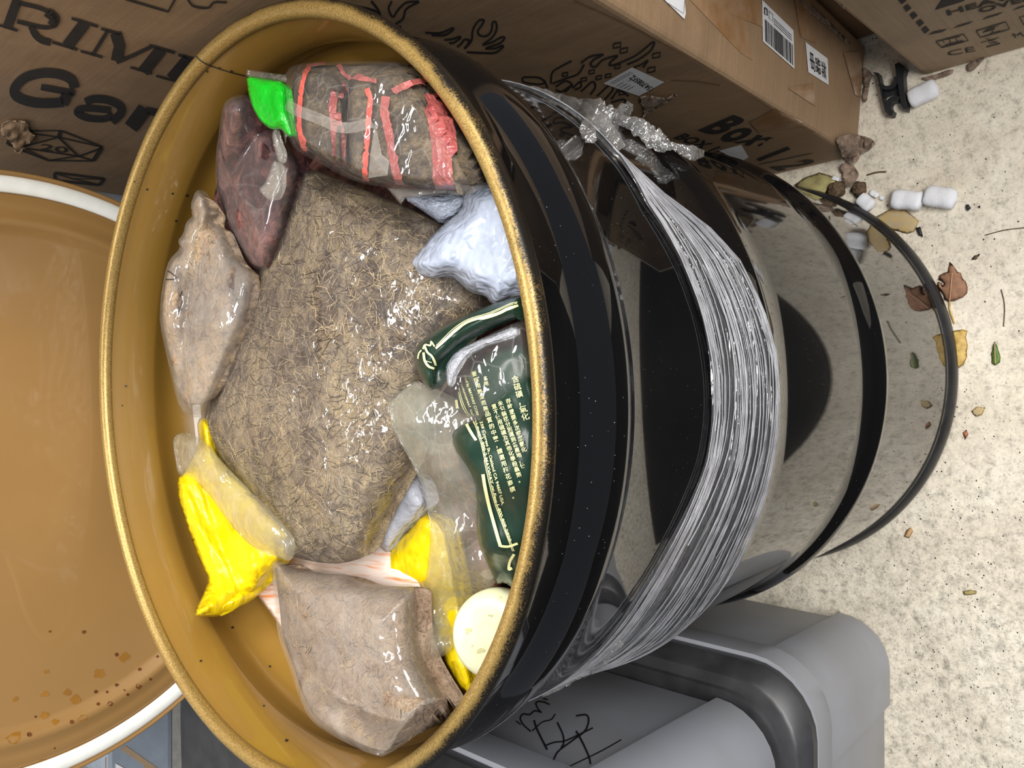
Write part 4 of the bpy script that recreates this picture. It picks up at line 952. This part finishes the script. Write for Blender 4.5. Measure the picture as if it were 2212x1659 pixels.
s = Surf([(885, 822), (940, 835), (960, 800), (1000, 755), (1060, 720), (1130, 690), (1165, 690), (1165, 800), (1110, 840), (1060, 880), (1033, 912), (1000, 900), (960, 880), (920, 860)], .872, .006, 30, amp=.0022, freq=26, rid=True, seed=31, rnd=1)
surf_obj('clear_window', s, M['film'], gb2, 4, closed=False, label='clear film over the printed panel')
s = Surf([(958, 790), (985, 755), (1030, 735), (1120, 700), (1120, 730), (1060, 745), (1010, 770), (985, 810), (977, 838), (965, 832)], .866, .004, 16, amp=.001, rnd=1)
surf_obj('white_inner_fold', s, M['greyw'], gb2, 4, thick=.004, label='pale grey inner fold')

# cream disc
pc_ = onz([(1076, 1370)], .795)[0]
pk = thing('plastic_disc', 'round cream-coloured plastic cap tucked under the near rim, below the green bag', 'cap', tuple(pc_))
R = .0335; nrm = Vector((.10, -.62, .78)).normalized(); qa = Vector((0, 0, 1)).rotation_difference(nrm).to_matrix()
V, Fc = lathe([(0, .010), (R*.6, .0095), (R*.88, .007), (R*.97, .003), (R, 0), (R*.98, -.008), (R*.9, -.012), (0, -.012)], 64)
o = obj('cap_body', [tuple(Vector(pc_)+qa@Vector(v)) for v in V], Fc, M['puck'], pk)
PT = bvh(o)
V2, F2 = join2d([blob((1010, 1362), 7, 1, .5), blob((1038, 1405), 8, 1, .5), blob((1060, 1330), 3, 1.8, .4), blob((1080, 1290), 2.5, 2, .4), blob((1020, 1395), 3, 1, .4)])
decal('scuff', V2, F2, PT, plain('tan_scuff', srgb(196, 192, 140), .5), pk, .0003, label='faint tan scuffs')

# ================================================================= stretch film round the drum
def oncyl(px, Rr):
    d = rays(px); a = d[:, 0]**2+d[:, 1]**2; b = CAM[0]*d[:, 0]+CAM[1]*d[:, 1]; c = CAM[0]**2+CAM[1]**2-Rr*Rr
    D_ = b*b-a*c; t = (-b-np.sqrt(np.maximum(D_, 0)))/a; P = CAM+d*t[:, None]; return np.degrees(np.arctan2(P[:, 1], P[:, 0])), P[:, 2], D_ > 0
top = [(1335, 330), (1400, 440), (1470, 560), (1515, 680), (1538, 800), (1540, 900), (1525, 1000), (1490, 1090), (1440, 1190), (1380, 1290), (1310, 1385), (1230, 1460)]
bot = [(1345, 315), (1440, 400), (1535, 480), (1600, 560), (1645, 660), (1672, 760), (1678, 860), (1672, 960), (1650, 1070), (1612, 1170), (1560, 1270), (1480, 1360), (1380, 1425), (1290, 1462)]
ta, tz, ok = oncyl(top, .290); ba2, bz, ok2 = oncyl(bot, .297)
ta, tz = ta[ok], tz[ok]; ba2, bz = ba2[ok2], bz[ok2]
io = np.argsort(ta); ta, tz = ta[io], tz[io]; io = np.argsort(ba2); ba2, bz = ba2[io], bz[io]
print('WRAP', np.round(ta), np.round(tz, 3), np.round(ba2), np.round(bz, 3))
wrap = thing('stretch_film_wrap', 'bunched clear stretch film wound around the middle hoop of the drum', 'film', (0, 0, .58))
angs = np.arange(-180, 181, 1.2)
zt = np.interp(angs, np.concatenate([[-180], ta, [30, 70, 110, 180]]), np.concatenate([[tz[0]+.03], tz, [.69, .638, .638, tz[0]+.03]]))
zb = np.interp(angs, np.concatenate([[-180], ba2, [30, 70, 110, 180]]), np.concatenate([[bz[0]-.0+.02], bz, [.675, .615, .615, bz[0]+.02]]))
def drumr(z):
    z = np.asarray(z); r = np.full(z.shape, RB)
    for zc, rp_, hw in ((.583, .2955, .021), (.806, .2985, .03), (.305, .2955, .021)):
        t = (z-zc)/hw; r = np.where(np.abs(t) < 1, RB+(rp_-RB)*(np.cos(t*PI)+1)/2, r)
    return r
def hullr(z): # film bridges the hoop
    return np.maximum(drumr(z), np.interp(z, [.53, .568, .583, .598, .66], [RB, .293, .2957, .293, RB]))
nc = 72; V = []
for i, a in enumerate(angs):
    for k in range(nc+1):
        s_ = k/nc; z = zt[i]*(1-s_)+zb[i]*s_
        f = s_*26
        rr = float(hullr(z))+.0022+.0016*float(vnoise(np.array([a*.05+3*math.sin(s_*7)]), np.array([f*1.6]), 3)[0])+.0012*float(vnoise(np.array([a*.11]), np.array([f*3.1+a*.02]), 8)[0])
        rr = max(rr, float(drumr(z))+.0008)
        ar = math.radians(a); V.append((rr*math.cos(ar), rr*math.sin(ar), z))
Fc = [(i*(nc+1)+k, (i+1)*(nc+1)+k, (i+1)*(nc+1)+k+1, i*(nc+1)+k+1) for i in range(len(angs)-1) for k in range(nc)]
obj('film_band', V, Fc, M['stretch'], wrap)
# taut rope-like strands
V, Fc = [], []
for j in range(80):
    s0 = random.random(); s1 = min(1, max(0, s0+random.gauss(0, .28))); s2 = min(1, max(0, s1+random.gauss(0, .2))); a0 = random.choice([-178, -178, random.uniform(-170, -60)]); a1 = random.choice([30, 30, 178, random.uniform(-60, 20)])
    rad = random.choice([.00022, .0003, .0004, .0006]); n = max(8, int((a1-a0)/3)); k0 = len(V)
    for i in range(n+1):
        a = a0+(a1-a0)*i/n; t = i/n; s_ = s0*(1-t)**2+2*s1*t*(1-t)+s2*t*t
        z = float(np.interp(a, angs, zt)*(1-s_)+np.interp(a, angs, zb)*s_); r_ = float(hullr(z))+.0036+rad+random.uniform(0, .0004); ar = math.radians(a)
        c = np.array([r_*math.cos(ar), r_*math.sin(ar), z]); er = np.array([math.cos(ar), math.sin(ar), 0])
        for q in range(4):
            th = PI/2*q+PI/4; V.append(tuple(c+er*rad*math.cos(th)+np.array([0, 0, 1])*rad*1.4*math.sin(th)))
    for i in range(n):
        for q in range(4): q2 = (q+1) % 4; Fc.append((k0+i*4+q, k0+(i+1)*4+q, (k0+(i+1)*4+q2), k0+i*4+q2))
o = obj('film_strands', V, Fc, M['strand'], wrap); o['kind'] = 'stuff'; o['label'] = 'thin white strands of drawn film'
# knot with twisted tails
def twist(name, path, widths, zoff, seed, label, parent=wrap):
    """a twisted crumpled ribbon of film along a path of picture points, standing clear of the drum"""
    pth = curve_px(path, 10); n = len(pth); wd = np.interp(np.linspace(0, 1, n), np.linspace(0, 1, len(widths)), widths)
    P = []
    for p in pth:
        h_ = hit(DT, [p], zoff)[0]
        if h_ is None: h_ = Vector(oncylp(p, .30))
        P.append(np.array(h_))
    V = []; nr = 14
    for i in range(n):
        t = P[min(i+1, n-1)]-P[max(i-1, 0)]; t = t/(np.linalg.norm(t)+1e-9)
        vd = P[i]-CAM; vd /= np.linalg.norm(vd); s_ = np.cross(t, vd); s_ /= np.linalg.norm(s_)
        for k in range(nr):
            a = 2*PI*k/nr; cr_ = 1+.35*float(vnoise(np.array([i*.55]), np.array([k*.9]), seed)[0])
            V.append(tuple(P[i]+s_*wd[i]*math.cos(a)*cr_-vd*(wd[i]*.55*math.sin(a)*cr_)))
    Fc = [(i*nr+k, (i+1)*nr+k, (i+1)*nr+(k+1) % nr, i*nr+(k+1) % nr) for i in range(n-1) for k in range(nr)]
    return obj(name, V, Fc, M['crumple'], parent, label=label, smooth=False)
def oncylp(p, Rr):
    d = rays([p])[0]; tt = -(CAM[0]*d[0]+CAM[1]*d[1])/(d[0]**2+d[1]**2); P = CAM+d*tt; return P
twist('film_knot', [(1250, 235), (1275, 255), (1305, 275), (1330, 285)], [.002, .009, .009, .005], .008, 3, 'crumpled knot of film')
twist('film_tail', [(1325, 280), (1340, 260), (1352, 240), (1362, 222)], [.004, .0035, .006, .003], .010, 5, 'short stub of twisted film')
twist('film_tail', [(1330, 282), (1370, 300), (1400, 318), (1425, 332), (1448, 336), (1462, 342), (1485, 352), (1508, 352)], [.004, .007, .008, .007, .0025, .004, .006, .003], .010, 9, 'long crumpled tail of film')
twist('film_tail', [(1300, 275), (1262, 285), (1262, 305), (1275, 320)], [.004, .006, .006, .002], .006, 12, 'loose lower flap of film')
twist('film_rope', [(1145, 188), (1180, 200), (1215, 218), (1260, 245), (1300, 280), (1335, 330)], [.001, .0025, .004, .006, .007, .005], .003, 15, 'gathered rope of film')
twist('film_rope', [(1172, 1503), (1200, 1488), (1240, 1462), (1290, 1420), (1330, 1372)], [.001, .002, .004, .006, .005], .003, 17, 'gathered rope of film')

# ================================================================= litter on the floor
def flat_leaf(name, label, px, mat, cat='leaf', h=.003, holes=None, vein=None, stem=None, step=5, seed=0, group=None):
    t = thing(name, label, cat, tuple(onz([np.mean(np.array(px, float), 0)], 0)[0]), group)
    s = Surf(px, .0015, h, 25, amp=h*.5, freq=60, seed=seed, rnd=0, inwall=False, jag=.6)
    if holes: s.poly = np.array(px, float)
    surf_obj('blade', s, mat, t, step, thick=.0008)
    if vein: obj('vein', *[x for x in ribbon3(vein, 2, h*1.5+.0022)], plain('leaf_vein', srgb(190, 150, 118), .6), t)
    if stem: obj('stem', *tube3(stem, .0011), M['leafyellow'] if 'brown' in label else M['bark'], t)
    return t
def ribbon3(px, w_, z):
    V2, F2 = strips([px], w_); P = onz(V2, z); return [tuple(p) for p in P], F2
def tube3(px, r, z=.0025):
    pts = onz(curve_px(px, 6), z); V, Fc = [], []
    for i, p in enumerate(pts):
        t = pts[min(i+1, len(pts)-1)]-pts[max(i-1, 0)]; t /= np.linalg.norm(t); s_ = np.cross(t, [0, 0, 1]); s_ /= np.linalg.norm(s_)
        for k in range(6): a = PI/3*k; V.append(tuple(p+s_*r*math.cos(a)+np.array([0, 0, 1])*r*math.sin(a)))
    Fc = [(i*6+k, (i+1)*6+k, (i+1)*6+(k+1) % 6, i*6+(k+1) % 6) for i in range(len(pts)-1) for k in range(6)]
    return V, Fc
E1 = lambda x, y: (1850+x/4.365, 480+y/4.365)
flat_leaf('dry_leaf', 'brown curled dry leaf with holes and a thin stalk, beside the drum base', [E1(*a) for a in [(880, 370), (930, 430), (955, 470), (985, 480), (995, 520), (1030, 560), (1050, 610), (1045, 670), (1000, 710), (920, 745), (870, 750), (830, 730), (825, 690), (790, 650), (755, 610), (770, 560), (805, 575), (815, 600), (830, 575), (800, 555), (775, 540), (780, 500), (830, 475), (860, 470), (870, 430)]], M['leafbrown'], vein=[E1(905, 480), E1(893, 600), E1(880, 745)], stem=[E1(878, 748), E1(880, 820), E1(900, 890), E1(925, 955)], seed=2, h=.006)
flat_leaf('dry_leaf', 'yellow dry leaf half hidden under the drum bottom edge', [E1(*a) for a in [(890, 1030), (940, 1020), (1000, 1010), (1045, 1020), (1030, 1080), (1050, 1160), (1040, 1210), (1045, 1270), (1010, 1340), (940, 1390), (900, 1380), (880, 1200)]], M['leafyellow'], seed=3, h=.004)
flat_leaf('green_leaf', 'small pointed green leaf lying alone on the floor', [E1(*a) for a in [(1303, 1120), (1330, 1180), (1360, 1260), (1355, 1320), (1310, 1350), (1275, 1330), (1272, 1240), (1285, 1170)]], M['leafgreen'], vein=[E1(1303, 1140), E1(1312, 1330)], seed=4, h=.003, step=4)
flat_leaf('dry_leaf', 'pale tattered leaf beyond the drum base, beside the foam pieces', [(1890, 470), (1925, 450), (1955, 452), (1985, 478), (1975, 500), (1960, 505), (1925, 495), (1905, 498), (1895, 485)], M['leaftan'], seed=5)
flat_leaf('dry_leaf', 'big pale yellow-green leaf by the foot of the taller carton', [(1735, 385), (1770, 372), (1800, 382), (1815, 395), (1790, 410), (1780, 425), (1755, 420), (1730, 408), (1715, 400)], M['leafpale'], seed=6, h=.01)
flat_leaf('dry_leaf', 'small faded tan leaf at the right edge of the litter', [(2098, 888), (2110, 878), (2128, 880), (2122, 895), (2108, 900)], M['leaftan'], seed=7, step=3)
flat_leaf('dry_leaf', 'orange-brown oval leaf bit in front of the drum', [(1953, 1160), (1958, 1145), (1968, 1140), (1972, 1148), (1964, 1163)], plain('orange_leaf', srgb(196, 158, 112), .7), seed=8, step=3)
flat_leaf('dry_leaf', 'olive oval leaf bit on the dirty floor in front of the totes', [(2080, 1278), (2095, 1274), (2110, 1277), (2108, 1283), (2092, 1286), (2082, 1284)], plain('olive_leaf', srgb(168, 152, 96), .7), seed=9, step=3)
flat_leaf('dry_leaf', 'dark brown leaf chip near the brown stalked leaf', [(2097, 562), (2105, 552), (2118, 548), (2110, 560)], M['bark'], seed=10, step=3)
flat_leaf('dry_leaf', 'rusty leaf chip near the faded tan leaf', [(2080, 935), (2088, 928), (2092, 938), (2084, 950)], plain('rust_leaf', srgb(176, 112, 78), .7), seed=11, step=3)
for px, lb in [([(1873, 378), (1895, 372), (1914, 371)], 'short brown twig near the crushed box corner'), ([(2212, 492), (2170, 497), (2128, 508)], 'long thin dry stalk at the picture edge'), ([(2163, 625), (2170, 660), (2168, 705)], 'thin reddish stem standing beyond the brown leaf')]:
    t = thing('twig', lb, 'twig', tuple(onz([px[1]], 0)[0])); obj('stick', *tube3(px, .0012 if 'short' in lb else .0006, .0015), M['bark'], t)
# packing peanuts
def peanut(px, ang, ln_, wd, label, group='foam packing pieces on the floor'):
    c = onz([px], .011*wd/.03)[0]; V, Fc = [], []; n, mseg = 16, 16
    t = thing('foam_peanut', label, 'packing foam', (float(c[0]), float(c[1]), 0), group)
    ca, sa = math.cos(ang), math.sin(ang); sd_ = random.random()*20
    for i in range(n+1):
        u = -1+2*i/n; e = (1-abs(u)**9)**(1/2.4) if abs(u) < 1 else 0; w0 = wd/2*(1-.03*math.cos(u*PI)**2)*e
        for k in range(mseg):
            a = 2*PI*k/mseg; cx_, cz_ = math.cos(a), math.sin(a); cx_ = abs(cx_)**.75*np.sign(cx_); cz_ = abs(cz_)**.75*np.sign(cz_)
            j = 1+.06*float(vnoise(np.array([u*3+sd_]), np.array([a*2]), 2)[0])
            x, y, z = u*ln_/2, w0*cx_*j, w0*.85*cz_*j
            V.append((c[0]+x*ca-y*sa, c[1]+x*sa+y*ca, max(.0006, wd*.43+z)))
    Fc = [(i*mseg+k, (i+1)*mseg+k, (i+1)*mseg+(k+1) % mseg, i*mseg+(k+1) % mseg) for i in range(n) for k in range(mseg)]
    obj('foam_body', V, Fc, M['foam'], t); return t
def pk(a, b, w_, label):
    A, B = onz([a], .012)[0], onz([b], .012)[0]; d = B-A
    peanut(((a[0]+b[0])/2, (a[1]+b[1])/2), math.atan2(d[1], d[0]), np.linalg.norm(d), w_, label)
pk((1962, 218), (2028, 188), .026, 'white foam packing piece beside the black plastic bracket')
pk((1925, 430), (1995, 435), .027, 'white foam packing piece, the one nearer the drum of the touching pair')
pk((1996, 422), (2068, 432), .028, 'white foam packing piece, the one farther from the drum of the touching pair')
pk((1857, 425), (1885, 450), .020, 'small broken white foam piece beside the drum base')
for a, b, w_, lb in [((1880, 414), (1898, 424), .008, 'tiny white foam crumb near the foam pair'), ((1901, 426), (1910, 430), .006, 'tiniest white foam crumb near the foam pair'), ((1798, 385), (1812, 392), .010, 'white foam crumb by the pale yellow-green leaf')]: pk(a, b, w_, lb)
# seed pods and chips
def pod(px, r, label, mat='bark', cat='seed pod', name='seed_pod', sq=.7):
    c = onz([px], r*.6)[0]; t = thing(name, label, cat, (float(c[0]), float(c[1]), 0)); V, Fc = [], []; n, mm = 12, 20
    for i in range(n+1):
        ph = PI*i/n
        for k in range(mm):
            a = 2*PI*k/mm; rr = r*(1+.14*math.sin(5*a+ph*4)+.1*math.sin(9*ph))
            V.append((c[0]+rr*math.sin(ph)*math.cos(a), c[1]+rr*math.sin(ph)*math.sin(a), max(.0005, r*sq+rr*sq*math.cos(ph))))
    Fc = [(i*mm+k, (i+1)*mm+k, (i+1)*mm+(k+1) % mm, i*mm+(k+1) % mm) for i in range(n) for k in range(mm)]
    obj('pod_body', V, Fc, M[mat], t)
pod((1807, 410), .0125, 'round wrinkled brown seed pod, the larger one, by the yellow-green leaf')
pod((1856, 408), .010, 'round wrinkled brown seed pod, the smaller one, beside the broken foam')
def chip(px, label):
    t = thing('plastic_chip', label, 'chip', tuple(onz([px[0]], 0)[0]))
    s = Surf(px, .003, .003, 8, inwall=False, rnd=0); surf_obj('chip_body', s, M['blkplastic'], t, 3, thick=.003)
chip([(1978, 492), (1988, 490), (1992, 502), (1994, 512), (1984, 508)], 'dark chip beside the pale tattered leaf')
chip([(2086, 442), (2092, 441), (2098, 450), (2090, 456), (2086, 450)], 'dark chip beyond the foam pair')
chip([(2112, 446), (2118, 444), (2117, 450)], 'tiniest dark speck of plastic beyond the foam pair')
rag('x', [(1815, 355), (1840, 352), (1858, 375), (1850, 390), (1835, 405), (1825, 400), (1822, 380)], FT, M['torn'], None, .012, None, 14, 4).name = 'paper_scrap'
tag(bpy.data.objects['paper_scrap'], 'crumpled grey-brown paper scrap below the crushed box corner', 'paper scrap')
# black clip
clip = thing('plastic_clip', 'black plastic H-shaped cable clip standing between the cartons', 'clip', tuple(onz([(1915, 205)], 0)[0]))
J = lambda p: [(1700+x/4.32, y/4.32) for x, y in p]
def slab(name, px, z0, z1, parent=clip):
    """solid upright block with the given footprint"""
    px = [np.array(p, float) for p in J(px)]; n = len(px); A = onz(px, z1); V = [(p[0], p[1], z0) for p in A]+[tuple(p) for p in A]
    Fc = [tuple(reversed(range(n))), tuple(range(n, 2*n))]+[(i, (i+1) % n, n+(i+1) % n, n+i) for i in range(n)]
    return obj(name, V, Fc, M['blkplastic'], parent, smooth=False)
slab('side_arm', [(800, 672), (850, 678), (880, 800), (900, 930), (930, 1010), (985, 1075), (960, 1085), (915, 1040), (880, 900), (845, 720)], .0005, .016)
slab('side_arm', [(1005, 600), (1045, 578), (1105, 630), (1085, 700), (1095, 850), (1120, 960), (1112, 1030), (1065, 990), (1045, 850), (1020, 700)], .0005, .016)
slab('cross_bar', [(885, 800), (925, 818), (980, 815), (1025, 790), (1040, 850), (1045, 895), (990, 885), (935, 900), (900, 930)], .0005, .006)
for k, (cx, cy, r0, r1, a0, a1) in enumerate([(1010, 990, 48, 95, 1.9, 5.2), (935, 740, 62, 100, -.3, 2.6)]):
    arc = [(cx+r1*math.cos(a), cy+r1*math.sin(a)) for a in np.linspace(a0, a1, 14)]+[(cx+r0*math.cos(a), cy+r0*math.sin(a)) for a in np.linspace(a1, a0, 14)]
    slab('cradle', arc, .0005, .015)
# crumbs
V, Fc = [], []
for i in range(1300):
    if i < 700: p = (random.uniform(1660, 2212), random.uniform(60, 1659))
    else: p = (random.gauss(2050, 110), random.gauss(1330, 230))
    P = hit(FT, [p], 0)[0]
    if P is None: continue
    if math.hypot(P.x, P.y) < .293 or (P.x < -.33 and P.y > -.2) or (P.x > .30 and P.y > -.2) or (P.x > .39 and P.y < -.26): continue
    r = random.choice([.0004, .0005, .0006, .0009, .0013]); k = len(V); a = random.random()*6; e = random.uniform(.3, 1)
    for j in range(5):
        b = a+j*1.257; V.append((P.x+r*math.cos(b), P.y+r*e*math.sin(b), .0004))
    V.append((P.x, P.y, .0004+r*.5)); Fc += [(k+j, k+(j+1) % 5, k+5) for j in range(5)]
o = obj('floor_crumbs', V, Fc, M['crumb'], smooth=False); o['kind'] = 'stuff'; tag(o, 'scattered dark crumbs and grit on the pale floor', 'crumbs')

for o in bpy.data.objects:
    if o.name.split('.')[0] in ('chip', 'rust_spot', 'water_mark', 'scuff', 'label_print') and o.type == 'MESH': o['kind'] = 'stuff'
# plastic-wrapped parcel behind, at the left
pb = thing('clear_bag', 'blue-grey clear plastic bag with brown and white paper, behind the upper tote', 'bag', (-.42, .52, .72))
P = onplane([(225, 1540), (378, 1480), (378, 1690), (225, 1690)], (0, .53, 0), (0, 1, 0))
V = [tuple(p) for p in P]+[(p[0], p[1]+.12, p[2]) for p in P]
o = obj('plastic_sheet', V, [(0, 1, 2, 3), (7, 6, 5, 4), (0, 4, 5, 1), (1, 5, 6, 2), (2, 6, 7, 3), (3, 7, 4, 0)], M['bin'], pb, smooth=False); recalc(o); bev(o, .01)
T = bvh(o); V2, F2 = ([np.array(a, float) for a in [(228, 1636), (270, 1610), (340, 1659), (228, 1665)]], [(0, 1, 2, 3)]); decal('brown_paper', V2, F2, T, M['card2'], pb, .001, label='brown paper inside')
V2, F2 = ([np.array(a, float) for a in [(248, 1648), (268, 1659), (248, 1662)]], [(0, 1, 2)]); decal('white_paper', V2, F2, T, M['label'], pb, .002, label='white paper inside')
for ob in list(bpy.data.objects):
    if ob.type == 'MESH' and ob.name.startswith('x'): ob.name = 'scrap'
